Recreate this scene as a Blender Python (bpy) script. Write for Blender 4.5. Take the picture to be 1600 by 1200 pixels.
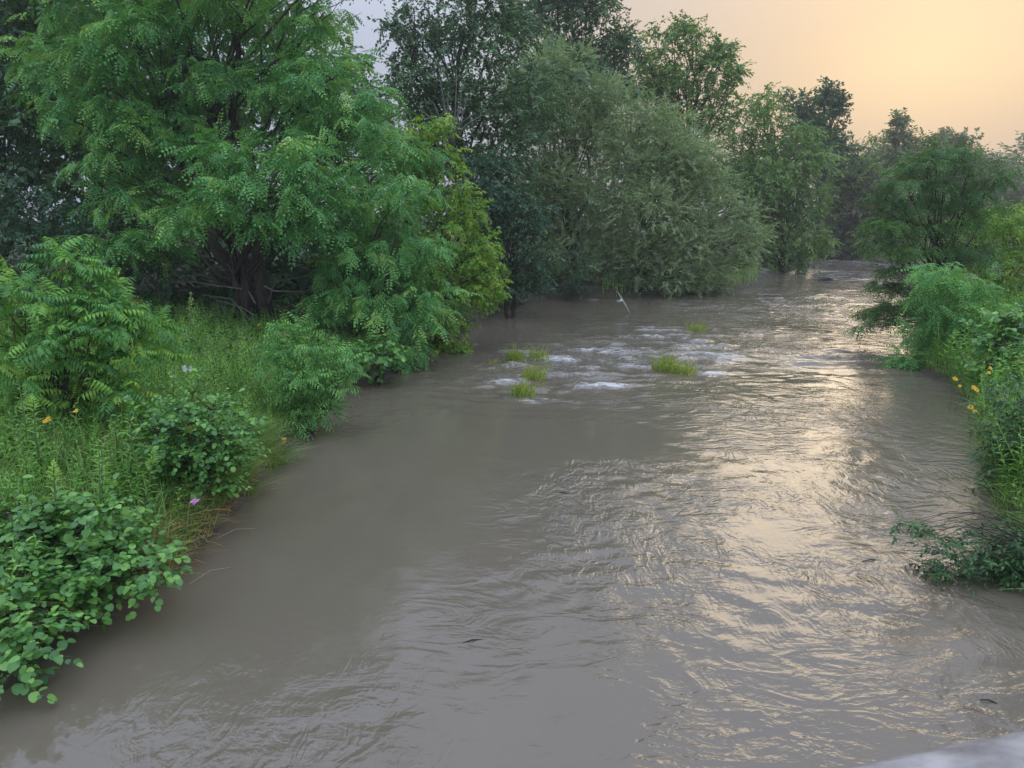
import bpy, math, random
import numpy as np
from mathutils import Matrix, Vector

for o in list(bpy.data.objects):
    bpy.data.objects.remove(o)
rng = np.random.default_rng(7)
random.seed(7)
S = bpy.context.scene
COL = S.collection

# ------------------------------------------------------------------ camera
F_PX, CAM_H = 1150.0, 5.0                       # focal length in pixels of the 1600 px wide photograph, eye height over the water
PITCH = math.atan(255.0 / F_PX)
cam_data = bpy.data.cameras.new('camera')
cam = bpy.data.objects.new('camera', cam_data)
COL.objects.link(cam)
cam.location = (0, 0, CAM_H)
cam.rotation_euler = (math.pi / 2 - PITCH, 0, 0)
cam_data.sensor_width = 36.0
cam_data.lens = 36.0 * F_PX / 1600.0
cam_data.clip_start = 0.05
cam_data.clip_end = 3000
cam_data.dof.use_dof = True
cam_data.dof.focus_distance = 22.0
cam_data.dof.aperture_fstop = 11.0
S.camera = cam

# ------------------------------------------------------------------ sky, sun, exposure
SUN_AZ = math.radians(28.0)                     # to the right of straight ahead (+Y)
SUN_EL = math.radians(10.0)
sun_dir = Vector((math.sin(SUN_AZ) * math.cos(SUN_EL), math.cos(SUN_AZ) * math.cos(SUN_EL), math.sin(SUN_EL)))
W = bpy.data.worlds.new('World')
S.world = W
W.use_nodes = True
nt = W.node_tree
nt.nodes.clear()
w_out = nt.nodes.new('ShaderNodeOutputWorld')
w_bg = nt.nodes.new('ShaderNodeBackground')
w_bg.inputs['Strength'].default_value = 0.1
nish = nt.nodes.new('ShaderNodeTexSky')
nish.sky_type = 'NISHITA'
nish.sun_disc = False
nish.sun_elevation = SUN_EL
nish.sun_rotation = SUN_AZ
nish.dust_density = 3.0
nish.air_density = 1.2
# the thin evening overcast: a veil whose colour depends only on the angle from the hidden sun and the height
geo = nt.nodes.new('ShaderNodeTexCoord')
dot = nt.nodes.new('ShaderNodeVectorMath'); dot.operation = 'DOT_PRODUCT'
nrm = nt.nodes.new('ShaderNodeVectorMath'); nrm.operation = 'NORMALIZE'
nt.links.new(geo.outputs['Generated'], nrm.inputs[0])
flat_ = nt.nodes.new('ShaderNodeVectorMath'); flat_.operation = 'MULTIPLY'; flat_.inputs[1].default_value = (1, 1, 1.9)
nrm2 = nt.nodes.new('ShaderNodeVectorMath'); nrm2.operation = 'NORMALIZE'
nt.links.new(nrm.outputs[0], flat_.inputs[0]); nt.links.new(flat_.outputs[0], nrm2.inputs[0])
nt.links.new(nrm2.outputs[0], dot.inputs[0])
dot.inputs[1].default_value = Vector((sun_dir.x, sun_dir.y, sun_dir.z * 1.9)).normalized()
wn = nt.nodes.new('ShaderNodeTexNoise')
wn.inputs['Scale'].default_value = 2.2
wn.inputs['Detail'].default_value = 5.0
wmap = nt.nodes.new('ShaderNodeMapping'); wmap.inputs['Scale'].default_value = (1, 1, 4.5)
nt.links.new(nrm.outputs[0], wmap.inputs[0])
nt.links.new(wmap.outputs[0], wn.inputs['Vector'])
acos = nt.nodes.new('ShaderNodeMath'); acos.operation = 'ARCCOSINE'
nt.links.new(dot.outputs['Value'], acos.inputs[0])
jit = nt.nodes.new('ShaderNodeMath'); jit.operation = 'MULTIPLY_ADD'   # noise*0.16 + angle
nt.links.new(wn.outputs['Fac'], jit.inputs[0]); jit.inputs[1].default_value = 0.20
nt.links.new(acos.outputs[0], jit.inputs[2])
rmap = nt.nodes.new('ShaderNodeMath'); rmap.operation = 'DIVIDE'
nt.links.new(jit.outputs[0], rmap.inputs[0]); rmap.inputs[1].default_value = math.pi
ramp = nt.nodes.new('ShaderNodeValToRGB')
STOPS = [(0.03, (0.97, 0.71, 0.405)), (0.075, (0.82, 0.61, 0.39)), (0.11, (0.72, 0.565, 0.425)), (0.145, (0.62, 0.53, 0.45)), (0.175, (0.55, 0.53, 0.55)), (0.21, (0.51, 0.55, 0.66)),
         (0.28, (0.50, 0.55, 0.71)), (0.50, (0.50, 0.58, 0.77)), (1.0, (0.48, 0.56, 0.74))]
el = ramp.color_ramp.elements
while len(el) > 1: el.remove(el[-1])
el[0].position = STOPS[0][0]; el[0].color = (*STOPS[0][1], 1)
for p, c in STOPS[1:]:
    e = el.new(p); e.color = (*c, 1)
nt.links.new(rmap.outputs[0], ramp.inputs[0])
veil = nt.nodes.new('ShaderNodeVectorMath'); veil.operation = 'SCALE'
nt.links.new(ramp.outputs[0], veil.inputs[0]); veil.inputs['Scale'].default_value = 9.3
# an overcast sky is brighter overhead than at the skyline: (1 + 2 sin h) / 3 in shape
sepz = nt.nodes.new('ShaderNodeSeparateXYZ'); nt.links.new(nrm.outputs[0], sepz.inputs[0])
hmax = nt.nodes.new('ShaderNodeMath'); hmax.operation = 'MAXIMUM'; nt.links.new(sepz.outputs['Z'], hmax.inputs[0]); hmax.inputs[1].default_value = 0.0
cie = nt.nodes.new('ShaderNodeMath'); cie.operation = 'MULTIPLY_ADD'; nt.links.new(hmax.outputs[0], cie.inputs[0])
cie.inputs[1].default_value = 1.85 * 8.6; cie.inputs[2].default_value = 0.55 * 8.6
nt.links.new(cie.outputs[0], veil.inputs['Scale'])
wmix = nt.nodes.new('ShaderNodeMix'); wmix.data_type = 'RGBA'
wmix.inputs['Factor'].default_value = 0.97
nt.links.new(nish.outputs[0], wmix.inputs[6]); nt.links.new(veil.outputs[0], wmix.inputs[7])
nt.links.new(wmix.outputs[2], w_bg.inputs['Color'])
nt.links.new(w_bg.outputs[0], w_out.inputs['Surface'])

sun_data = bpy.data.lights.new('sun', 'SUN')
sun_data.energy = 0.32
sun_data.angle = math.radians(26)
sun_data.color = (1.0, 0.80, 0.56)
sun = bpy.data.objects.new('sun', sun_data)
COL.objects.link(sun)
lamp_dir = Vector((math.sin(math.radians(22)) * math.cos(math.radians(15)), math.cos(math.radians(22)) * math.cos(math.radians(15)), math.sin(math.radians(15))))
sun.rotation_euler = lamp_dir.to_track_quat('Z', 'Y').to_euler()   # aimed off the sky's own sun so its reflection streaks the water

S.render.engine = 'CYCLES'
S.view_settings.view_transform = 'Standard'
S.view_settings.look = 'None'
S.view_settings.gamma = 1
S.view_settings.exposure = 0.40
S.view_settings.use_curve_mapping = False
S.cycles.use_denoising = True
S.cycles.denoising_input_passes = 'RGB_ALBEDO_NORMAL'
S.cycles.denoising_prefilter = 'NONE'
S.cycles.max_bounces = 7
S.cycles.diffuse_bounces = 4
S.cycles.glossy_bounces = 3
S.cycles.transmission_bounces = 4
S.cycles.volume_bounces = 1
S.cycles.sample_clamp_indirect = 6.0

# ------------------------------------------------------------------ finding places: a point of the photograph to a point of the place
CP, SP_ = math.cos(PITCH), math.sin(PITCH)
def ray(px, py):
    a, b = (px - 800) / F_PX, (600 - py) / F_PX
    return np.array([a, CP + b * SP_, -SP_ + b * CP])
def G(px, py, z=0.0):
    r = ray(px, py)
    t = (z - CAM_H) / r[2]
    return np.array([0, 0, CAM_H]) + r * t
def D(px, py, Y):
    r = ray(px, py)
    return np.array([0, 0, CAM_H]) + r * (Y / r[1])
def mpp(Y):                                     # metres per photograph pixel at that distance
    return Y / F_PX * 1.0

# ------------------------------------------------------------------ smooth noise in numpy
def _hash(i, j, seed):
    h = (i.astype(np.int64) * 374761393 + j.astype(np.int64) * 668265263 + seed * 974634777) & 0x7fffffff
    h = ((h ^ (h >> 13)) * 1274126177) & 0x7fffffff
    return ((h ^ (h >> 16)) & 0xffff) / 65535.0
def vnoise(x, y, seed=0):
    x = np.asarray(x, float); y = np.asarray(y, float)
    i, j = np.floor(x), np.floor(y)
    u, v = x - i, y - j
    u = u * u * u * (u * (u * 6 - 15) + 10); v = v * v * v * (v * (v * 6 - 15) + 10)
    a, b = _hash(i, j, seed), _hash(i + 1, j, seed)
    c, d = _hash(i, j + 1, seed), _hash(i + 1, j + 1, seed)
    return (a * (1 - u) + b * u) * (1 - v) + (c * (1 - u) + d * u) * v
def fbm(x, y, seed=0, n=4):
    s, a = 0, 0.5
    for k in range(n):
        s = s + a * vnoise(x * 2 ** k + 17.3 * k, y * 2 ** k + 5.1 * k, seed + k)
        a *= 0.5
    return s

# ------------------------------------------------------------------ the river outline and the ground height
LEFT = [(-400, 1500), (-150, 1230), (0, 1080), (130, 965), (280, 900), (380, 785), (450, 690), (550, 608), (630, 574), (720, 530), (785, 488),
        (850, 470), (1000, 464), (1130, 459), (1190, 446), (1215, 427), (1300, 411)]
RIGHT = [(1392, 414), (1400, 440), (1425, 480), (1440, 540), (1425, 575), (1480, 600), (1515, 640), (1530, 700), (1550, 790), (1620, 900), (1680, 1000), (1900, 1400)]
left_pts = [G(*p)[:2] for p in LEFT]
right_pts = [G(*p)[:2] for p in RIGHT]
lt = left_pts[-1]
left_pts += [lt + np.array([-14, 8]), lt + np.array([-60, 25])]
far_pts = [lt + np.array([-60, 36]), lt + np.array([-12, 17]), G(1320, 404)[:2]]
river = np.array(left_pts + far_pts + right_pts + [np.array([9, -6.0]), np.array([-9, -6.0])])
def river_sd(x, y):
    """signed distance to the waterline: negative on the river"""
    x = np.asarray(x, float).ravel(); y = np.asarray(y, float).ravel()
    best = np.full(x.shape, 1e9); inside = np.zeros(x.shape, bool)
    n = len(river)
    for k in range(n):
        ax, ay = river[k]; bx, by = river[(k + 1) % n]
        ex, ey = bx - ax, by - ay
        t = np.clip(((x - ax) * ex + (y - ay) * ey) / (ex * ex + ey * ey + 1e-12), 0, 1)
        best = np.minimum(best, np.hypot(x - ax - t * ex, y - ay - t * ey))
        if abs(ey) > 1e-12:
            cr = ((ay > y) != (by > y)) & (x < ex * (y - ay) / ey + ax)
            inside ^= cr
    return np.where(inside, -best, best)
def ground_z(x, y, sd=None):
    x = np.asarray(x, float); y = np.asarray(y, float)
    shp = x.shape
    if sd is None: sd = river_sd(x, y).reshape(shp)
    wob = (fbm(x * 0.8, y * 0.8, 3) - 0.5) * 0.5
    sd = sd + wob * 0.9
    bank = 0.04 + 0.32 * (1 - np.exp(-np.maximum(sd, 0) / 0.35)) + 1.15 * (1 - np.exp(-np.maximum(sd, 0) / 3.4))
    bed = -0.04 - 0.9 * (1 - np.exp(np.minimum(sd, 0) / 0.9))
    z = np.where(sd > 0, bank, bed) + np.where(sd > 0.5, wob * 0.35, 0)
    far = np.clip((np.hypot(x, y) - 110) / 300, 0, 1)
    return z + far * 2.0
def gz(x, y):
    return float(ground_z(np.array([x]), np.array([y]))[0])

# ------------------------------------------------------------------ materials
def new_mat(name):
    m = bpy.data.materials.new(name); m.use_nodes = True
    m.node_tree.nodes.clear()
    out = m.node_tree.nodes.new('ShaderNodeOutputMaterial')
    return m, m.node_tree, out
def leaf_mat(name, dark, mid, light, trans=0.35, rough=0.5, spec=0.35, use_object=False):
    dark, mid, light = ([min(0.6, c * g) for c, g in zip(k, (1.75, 1.75, 1.32))] for k in (dark, mid, light))
    m, t, out = new_mat(name)
    if use_object:
        a = t.nodes.new('ShaderNodeObjectInfo'); src = a.outputs['Random']
    else:
        a = t.nodes.new('ShaderNodeAttribute'); a.attribute_name = 'var'; src = a.outputs['Fac']
    r = t.nodes.new('ShaderNodeValToRGB')
    r.color_ramp.elements[0].color = (*dark, 1); r.color_ramp.elements[0].position = 0.05
    r.color_ramp.elements[1].color = (*light, 1); r.color_ramp.elements[1].position = 0.97
    e = r.color_ramp.elements.new(0.5); e.color = (*mid, 1)
    e2 = r.color_ramp.elements.new(0.996); e2.color = (0.30, 0.24, 0.06, 1)     # the odd yellowed leaf
    r.color_ramp.elements[2].position = 0.975
    t.links.new(src, r.inputs[0])
    # blotches and veins of the blade itself
    tc = t.nodes.new('ShaderNodeTexCoord'); nz = t.nodes.new('ShaderNodeTexNoise')
    nz.inputs['Scale'].default_value = 9.0 if use_object else 2.3
    nz.inputs['Detail'].default_value = 3
    t.links.new(tc.outputs['Object'], nz.inputs['Vector'])
    mr = t.nodes.new('ShaderNodeMapRange'); mr.inputs[1].default_value = 0.3; mr.inputs[2].default_value = 0.7
    mr.inputs[3].default_value = 0.75; mr.inputs[4].default_value = 1.25
    t.links.new(nz.outputs['Fac'], mr.inputs[0])
    mul = t.nodes.new('ShaderNodeVectorMath'); mul.operation = 'SCALE'
    t.links.new(r.outputs[0], mul.inputs[0]); t.links.new(mr.outputs[0], mul.inputs['Scale'])
    p = t.nodes.new('ShaderNodeBsdfPrincipled')
    p.inputs['Roughness'].default_value = rough
    p.inputs['Specular IOR Level'].default_value = spec
    tr = t.nodes.new('ShaderNodeBsdfTranslucent')
    warm = t.nodes.new('ShaderNodeVectorMath'); warm.operation = 'MULTIPLY'
    warm.inputs[1].default_value = (1.45, 1.25, 0.5)
    t.links.new(mul.outputs[0], warm.inputs[0])
    mx = t.nodes.new('ShaderNodeMixShader'); mx.inputs[0].default_value = trans * 0.75
    t.links.new(mul.outputs[0], p.inputs['Base Color']); t.links.new(warm.outputs[0], tr.inputs['Color'])
    t.links.new(p.outputs[0], mx.inputs[1]); t.links.new(tr.outputs[0], mx.inputs[2])
    t.links.new(mx.outputs[0], out.inputs['Surface'])
    return m
def plain_mat(name, c1, c2, scale=6.0, rough=0.8, stretch=(1, 1, 1), bump=0.0):
    m, t, out = new_mat(name)
    tc = t.nodes.new('ShaderNodeTexCoord'); mp = t.nodes.new('ShaderNodeMapping'); mp.inputs['Scale'].default_value = stretch
    nz = t.nodes.new('ShaderNodeTexNoise'); nz.inputs['Scale'].default_value = scale; nz.inputs['Detail'].default_value = 6
    t.links.new(tc.outputs['Object'], mp.inputs[0]); t.links.new(mp.outputs[0], nz.inputs['Vector'])
    r = t.nodes.new('ShaderNodeValToRGB')
    r.color_ramp.elements[0].color = (*c1, 1); r.color_ramp.elements[0].position = 0.3
    r.color_ramp.elements[1].color = (*c2, 1); r.color_ramp.elements[1].position = 0.7
    t.links.new(nz.outputs['Fac'], r.inputs[0])
    p = t.nodes.new('ShaderNodeBsdfPrincipled'); p.inputs['Roughness'].default_value = rough
    t.links.new(r.outputs[0], p.inputs['Base Color'])
    if bump:
        b = t.nodes.new('ShaderNodeBump'); b.inputs['Strength'].default_value = bump; b.inputs['Distance'].default_value = 0.02
        t.links.new(nz.outputs['Fac'], b.inputs['Height']); t.links.new(b.outputs[0], p.inputs['Normal'])
    t.links.new(p.outputs[0], out.inputs['Surface'])
    return m
M = {}
M['locust'] = leaf_mat('locust_leaf', (0.050, 0.148, 0.066), (0.096, 0.255, 0.096), (0.215, 0.375, 0.108), 0.33, 0.55)
M['locust_warm'] = leaf_mat('warm_locust_leaf', (0.030, 0.080, 0.036), (0.052, 0.122, 0.046), (0.105, 0.190, 0.056), 0.30, 0.55)
M['yellow'] = leaf_mat('yellow_green_leaf', (0.072, 0.165, 0.040), (0.128, 0.240, 0.050), (0.245, 0.350, 0.066), 0.36, 0.5)
M['dark'] = leaf_mat('dark_leaf', (0.030, 0.075, 0.040), (0.050, 0.110, 0.055), (0.085, 0.160, 0.075), 0.28, 0.45, 0.5)
M['darkblue'] = leaf_mat('bluish_dark_leaf', (0.022, 0.060, 0.040), (0.034, 0.085, 0.055), (0.060, 0.125, 0.075), 0.25, 0.45, 0.5)
M['mid'] = leaf_mat('mid_green_leaf', (0.060, 0.125, 0.042), (0.100, 0.185, 0.060), (0.160, 0.255, 0.080), 0.33)
M['willow'] = leaf_mat('willow_leaf', (0.120, 0.182, 0.115), (0.175, 0.248, 0.155), (0.270, 0.340, 0.215), 0.30, 0.45, 0.5)
M['purple'] = leaf_mat('dusky_scrub_leaf', (0.055, 0.060, 0.048), (0.085, 0.085, 0.065), (0.120, 0.125, 0.080), 0.25)
M['far'] = leaf_mat('hazed_far_leaf', (0.080, 0.110, 0.065), (0.120, 0.155, 0.085), (0.165, 0.200, 0.105), 0.30)  # paled leaf colour carries part of the distance haze
M['alder'] = leaf_mat('alder_leaf', (0.045, 0.130, 0.045), (0.080, 0.200, 0.060), (0.150, 0.300, 0.080), 0.30, 0.45, 0.5)
M['alder_obj'] = leaf_mat('alder_blade', (0.038, 0.110, 0.040), (0.068, 0.175, 0.052), (0.135, 0.285, 0.070), 0.30, 0.42, 0.5, True)
M['frond_obj'] = leaf_mat('pinnate_blade', (0.048, 0.145, 0.052), (0.082, 0.215, 0.060), (0.150, 0.310, 0.066), 0.32, 0.5, 0.35, True)
M['shrub_obj'] = leaf_mat('streamside_blade', (0.065, 0.180, 0.065), (0.095, 0.240, 0.080), (0.160, 0.320, 0.100), 0.32, 0.5, 0.35, True)
M['bush_obj'] = leaf_mat('dark_bush_blade', (0.022, 0.065, 0.028), (0.036, 0.095, 0.038), (0.064, 0.145, 0.055), 0.28, 0.42, 0.5, True)
M['herb'] = leaf_mat('herb_leaf', (0.058, 0.155, 0.045), (0.112, 0.250, 0.060), (0.205, 0.350, 0.080), 0.35)
M['grass'] = leaf_mat('grass_blade', (0.068, 0.160, 0.050), (0.130, 0.250, 0.075), (0.260, 0.340, 0.130), 0.32)
M['dry'] = leaf_mat('dry_grass_blade', (0.180, 0.120, 0.055), (0.290, 0.210, 0.105), (0.420, 0.330, 0.190), 0.25)
M['reed'] = leaf_mat('river_grass_blade', (0.120, 0.210, 0.040), (0.200, 0.290, 0.055), (0.380, 0.380, 0.120), 0.34)
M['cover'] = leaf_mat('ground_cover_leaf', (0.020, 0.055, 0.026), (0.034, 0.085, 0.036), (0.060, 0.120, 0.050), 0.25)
M['bark'] = plain_mat('bark', (0.032, 0.025, 0.020), (0.085, 0.066, 0.052), 5.0, 0.9, (4, 4, 0.6), 0.6)
M['grey_bark'] = plain_mat('grey_bark', (0.14, 0.125, 0.11), (0.26, 0.235, 0.21), 5.0, 0.9, (3, 3, 0.6), 0.3)
M['stem'] = plain_mat('green_stem', (0.09, 0.14, 0.05), (0.16, 0.20, 0.08), 8.0, 0.7)
M['soil'] = plain_mat('bank_soil', (0.050, 0.040, 0.028), (0.105, 0.088, 0.062), 1.6, 0.95, (1, 1, 1), 0.7)
M['petal_y'] = plain_mat('yellow_petal', (0.75, 0.44, 0.01), (0.86, 0.58, 0.02), 20.0, 0.6)
M['petal_p'] = plain_mat('pink_petal', (0.60, 0.20, 0.55), (0.75, 0.36, 0.68), 20.0, 0.6)
M['heart'] = plain_mat('flower_heart', (0.28, 0.14, 0.02), (0.42, 0.24, 0.03), 30.0, 0.8)
M['white'] = plain_mat('white_wing', (0.74, 0.75, 0.74), (0.84, 0.84, 0.82), 12.0, 0.6)
M['pale_wood'] = plain_mat('pale_weathered_wood', (0.36, 0.32, 0.27), (0.62, 0.58, 0.52), 9.0, 0.8, (0.3, 3, 3), 0.3)
M['wet_wood'] = plain_mat('wet_dark_wood', (0.025, 0.02, 0.016), (0.06, 0.05, 0.04), 8.0, 0.5, (1, 1, 1), 0.4)
M['rail'] = plain_mat('weathered_rail', (0.12, 0.105, 0.09), (0.44, 0.42, 0.40), 18.0, 0.8, (1, 2.2, 2.2), 0.5)

# ------------------------------------------------------------------ mesh helpers
def mesh_obj(name, V, T, mat, parent=None, var=None, smooth=False, attrs=None):
    me = bpy.data.meshes.new(name)
    V = np.ascontiguousarray(V, np.float32); T = np.ascontiguousarray(T, np.int32)
    k = T.shape[1]
    me.vertices.add(len(V)); me.vertices.foreach_set('co', V.ravel())
    me.loops.add(T.size); me.loops.foreach_set('vertex_index', T.ravel())
    me.polygons.add(len(T)); me.polygons.foreach_set('loop_start', np.arange(0, T.size, k, dtype=np.int32))
    me.polygons.foreach_set('loop_total', np.full(len(T), k, np.int32))
    if smooth: me.polygons.foreach_set('use_smooth', np.ones(len(T), bool))
    a = dict(attrs or {})
    if var is not None: a['var'] = var
    for n, d in a.items():
        at = me.attributes.new(n, 'FLOAT', 'POINT'); at.data.foreach_set('value', np.ascontiguousarray(d, np.float32))
    me.update(calc_edges=True)
    me.materials.append(mat)
    o = bpy.data.objects.new(name, me)
    COL.objects.link(o)
    if parent is not None: o.parent = parent
    return o
def tag(o, label=None, cat=None, group=None, kind=None):
    if label: o['label'] = label
    if cat: o['category'] = cat
    if group: o['group'] = group
    if kind: o['kind'] = kind
    return o
def thing(name, label, cat, loc, group=None):
    o = bpy.data.objects.new(name, None); COL.objects.link(o)
    o.location = Vector([float(v) for v in loc]); o.empty_display_size = 0.2
    return tag(o, label, cat, group)
def tube(path, radii, sides=7):
    P = np.array(path, float); n = len(P)
    d = np.gradient(P, axis=0); d /= np.linalg.norm(d, axis=1, keepdims=True) + 1e-9
    ref = np.array([0.31, 0.17, 0.93]) if abs(d[:, 2].mean()) < 0.8 else np.array([0.93, 0.31, 0.1])
    a = np.cross(d, ref); a /= np.linalg.norm(a, axis=1, keepdims=True) + 1e-9
    b = np.cross(d, a)
    th = np.arange(sides) * 2 * np.pi / sides
    R = np.array(radii)[:, None, None]
    V = P[:, None, :] + R * (np.cos(th)[None, :, None] * a[:, None, :] + np.sin(th)[None, :, None] * b[:, None, :])
    V = V.reshape(-1, 3)
    i = np.arange(n - 1)[:, None] * sides; j = np.arange(sides)[None, :]; j2 = (j + 1) % sides
    q = np.stack([i + j, i + j2, i + sides + j2, i + sides + j], -1).reshape(-1, 4)
    T = np.concatenate([q[:, [0, 1, 2]], q[:, [0, 2, 3]]])
    c0, c1 = len(V), len(V) + 1
    V = np.concatenate([V, P[:1], P[-1:]])
    jj = np.arange(sides); e = (n - 1) * sides
    T = np.concatenate([T, np.stack([np.full(sides, c0), (jj + 1) % sides, jj], -1), np.stack([np.full(sides, c1), e + jj, e + (jj + 1) % sides], -1)])
    return V, T
class MB:
    def __init__(self): self.V, self.T, self.n, self.a = [], [], 0, []
    def add(self, V, T, var=0.5):
        V = np.asarray(V, float); T = np.asarray(T)
        self.V.append(V); self.T.append(T + self.n); self.n += len(V)
        self.a.append(np.broadcast_to(np.asarray(var, float), (len(V),)))
    def tube(self, path, radii, sides=7, var=0.5): self.add(*tube(path, radii, sides), var)
    def build(self, name, mat, parent=None, smooth=False, origin=(0, 0, 0)):
        return mesh_obj(name, np.concatenate(self.V) - np.array(origin), np.concatenate(self.T), mat, parent, np.concatenate(self.a), smooth)
def curve(a, b, sag=0.0, wob=0.0, n=6, up=0.0):
    a, b = np.array(a, float), np.array(b, float)
    t = np.linspace(0, 1, n)[:, None]
    L = np.linalg.norm(b - a)
    P = a + (b - a) * t
    P[:, 2] += (up * L * 4 * t * (1 - t))[:, 0] - (sag * L * t[:, 0] ** 2)
    if wob:
        P[1:-1] += rng.normal(0, wob * L, (n - 2, 3))
    return P

# ---- leaf sprays: unit-length sprigs along +X, upper side +Z; arrays of triangles
def leaflet(p, d, L, w, nrm=(0, 0, 1), fold=0.15, droop=0.0, fat=0.45):
    p, d, nrm = np.array(p, float), np.array(d, float), np.array(nrm, float)
    d /= np.linalg.norm(d); s = np.cross(nrm, d); s /= np.linalg.norm(s) + 1e-9
    up = np.cross(d, s)
    mid = p + d * L * fat - up * droop * L * 0.3
    tip = p + d * L - up * droop * L
    V = np.array([p, mid + s * w / 2 + up * fold * w, tip, mid - s * w / 2 + up * fold * w])
    return V, np.array([[0, 2, 1], [0, 3, 2]])
def rot2(d, a):
    c, s = math.cos(a), math.sin(a)
    return np.array([d[0] * c - d[1] * s, d[0] * s + d[1] * c, d[2]])
def unit(v): v = np.array(v, float); return v / (np.linalg.norm(v) + 1e-9)
def spray_locust(r, leaves=7, pairs=4):
    mb = MB()
    for k in range(leaves):
        t = (k + 1) / leaves
        side = 1 if k % 2 else -1
        base = np.array([t * 0.75, 0, -0.15 * t * t])
        ang = side * r.uniform(0.5, 1.2) * (0 if k == leaves - 1 else 1)
        d = unit(rot2((1, 0, 0), ang) + np.array([0, 0, r.uniform(-0.5, 0.2)]))
        L = r.uniform(0.34, 0.50)
        var = r.uniform(0.15, 0.85)
        nrm = unit(np.array([0, 0, 1]) + r.normal(0, 0.35, 3))
        for q in range(pairs + 1):
            u = (q + 0.6) / (pairs + 0.6)
            pos = base + d * L * u + np.array([0, 0, -0.35 * L * u * u])
            dd = unit(d + np.array([0, 0, -0.7 * u]))
            if q == pairs:
                mb.add(*leaflet(pos, dd, 0.13, 0.075, nrm), var); continue
            for sg in (1, -1):
                s = np.cross(nrm, dd)
                mb.add(*leaflet(pos, unit(dd * 0.45 + s * sg), 0.15, 0.075, nrm, droop=0.2), var + r.uniform(-0.12, 0.12))
    return mb
def spray_willow(r, n=24):
    mb = MB()
    for k in range(n):
        t = (k + 0.5) / n
        base = np.array([t, r.normal(0, 0.02), -0.10 * t * t])
        a = r.uniform(0.25, 1.0) * (1 if k % 2 else -1)
        d = unit(rot2((1, 0, -0.45 * t), a) + np.array([0, 0, r.normal(0, 0.3)]))
        s = unit(np.cross(unit(r.normal(0, 0.5, 3) + np.array([0, 0, 1])), d)); l = r.uniform(0.18, 0.28)
        mb.add(np.array([base - s * 0.03, base + s * 0.03 + d * l * 0.2, base + d * l]), np.array([(0, 2, 1)]), r.uniform(0, 1))
    return mb
def spray_broad(r, n=12, L=0.24, w=0.15):
    mb = MB()
    for k in range(n):
        t = (k + 0.5) / n
        base = np.array([t * 0.85, r.normal(0, 0.05), -0.12 * t * t + r.normal(0, 0.04)])
        a = r.uniform(0.3, 1.3) * (1 if k % 2 else -1)
        d = unit(rot2((1, 0, 0), a) + np.array([0, 0, r.uniform(-0.7, 0.3)]))
        mb.add(*leaflet(base, d, L * r.uniform(0.7, 1.2), w * r.uniform(0.8, 1.1), unit(r.normal(0, 0.4, 3) + np.array([0, 0, 1])), 0.15, 0.2), r.uniform(0, 1))
    return mb
def spray_boxelder(r, n=6):
    mb = MB()
    for k in range(n):
        t = (k + 0.5) / n
        base = np.array([t * 0.8, 0, -0.2 * t * t])
        a = r.uniform(0.4, 1.2) * (1 if k % 2 else -1)
        d = unit(rot2((1, 0, 0), a) + np.array([0, 0, r.uniform(-0.8, 0.0)]))
        v = r.uniform(0, 1); nrm = unit(r.normal(0, 0.35, 3) + np.array([0, 0, 1]))
        for ang, l in ((0, 0.27), (0.9, 0.2), (-0.9, 0.2)):
            s = np.cross(nrm, d)
            mb.add(*leaflet(base + d * 0.1, unit(d * math.cos(ang) + s * math.sin(ang)), l, 0.12, nrm, 0.15, 0.3), v + r.uniform(-0.1, 0.1))
    return mb
def pack(fn, count, seed, **kw):
    r = np.random.default_rng(seed); out = []
    for k in range(count):
        mb = fn(r, **kw)
        out.append((np.concatenate(mb.V), np.concatenate(mb.T), np.concatenate(mb.a)))
    return out
SPRAY = {
    'locust': pack(spray_locust, 6, 1), 'locust_lite': pack(spray_locust, 6, 11, leaves=6, pairs=3),
    'willow': pack(spray_willow, 6, 2), 'broad': pack(spray_broad, 6, 3), 'boxelder': pack(spray_boxelder, 6, 4),
    'coarse': pack(spray_broad, 6, 5, n=9, L=0.32, w=0.2),
}
def place_sprays(kind, P, X, N, s, var_shift=None, r=rng):
    """sprigs of one kind at P, pointing along X, upper side towards N, s long; returns V, T, var"""
    tmpl = SPRAY[kind]
    X = X / (np.linalg.norm(X, axis=1, keepdims=True) + 1e-9)
    Y = np.cross(N, X); Y /= np.linalg.norm(Y, axis=1, keepdims=True) + 1e-9
    Z = np.cross(X, Y)
    R = np.stack([X, Y, Z], -1)
    which = r.integers(0, len(tmpl), len(P))
    if var_shift is None: var_shift = r.normal(0, 0.18, len(P))
    Vs, Ts, As, n = [], [], [], 0
    for k, (v, t, a) in enumerate(tmpl):
        idx = np.where(which == k)[0]
        if not len(idx): continue
        W_ = np.einsum('mij,vj->mvi', R[idx] * s[idx, None, None], v) + P[idx, None, :]
        Vs.append(W_.reshape(-1, 3))
        Ts.append((t[None] + (np.arange(len(idx)) * len(v))[:, None, None] + n).reshape(-1, 3))
        As.append((a[None] * 0.6 + 0.2 + var_shift[idx, None]).reshape(-1))
        n += len(idx) * len(v)
    return np.concatenate(Vs), np.concatenate(Ts), np.clip(np.concatenate(As), 0, 0.96)
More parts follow.
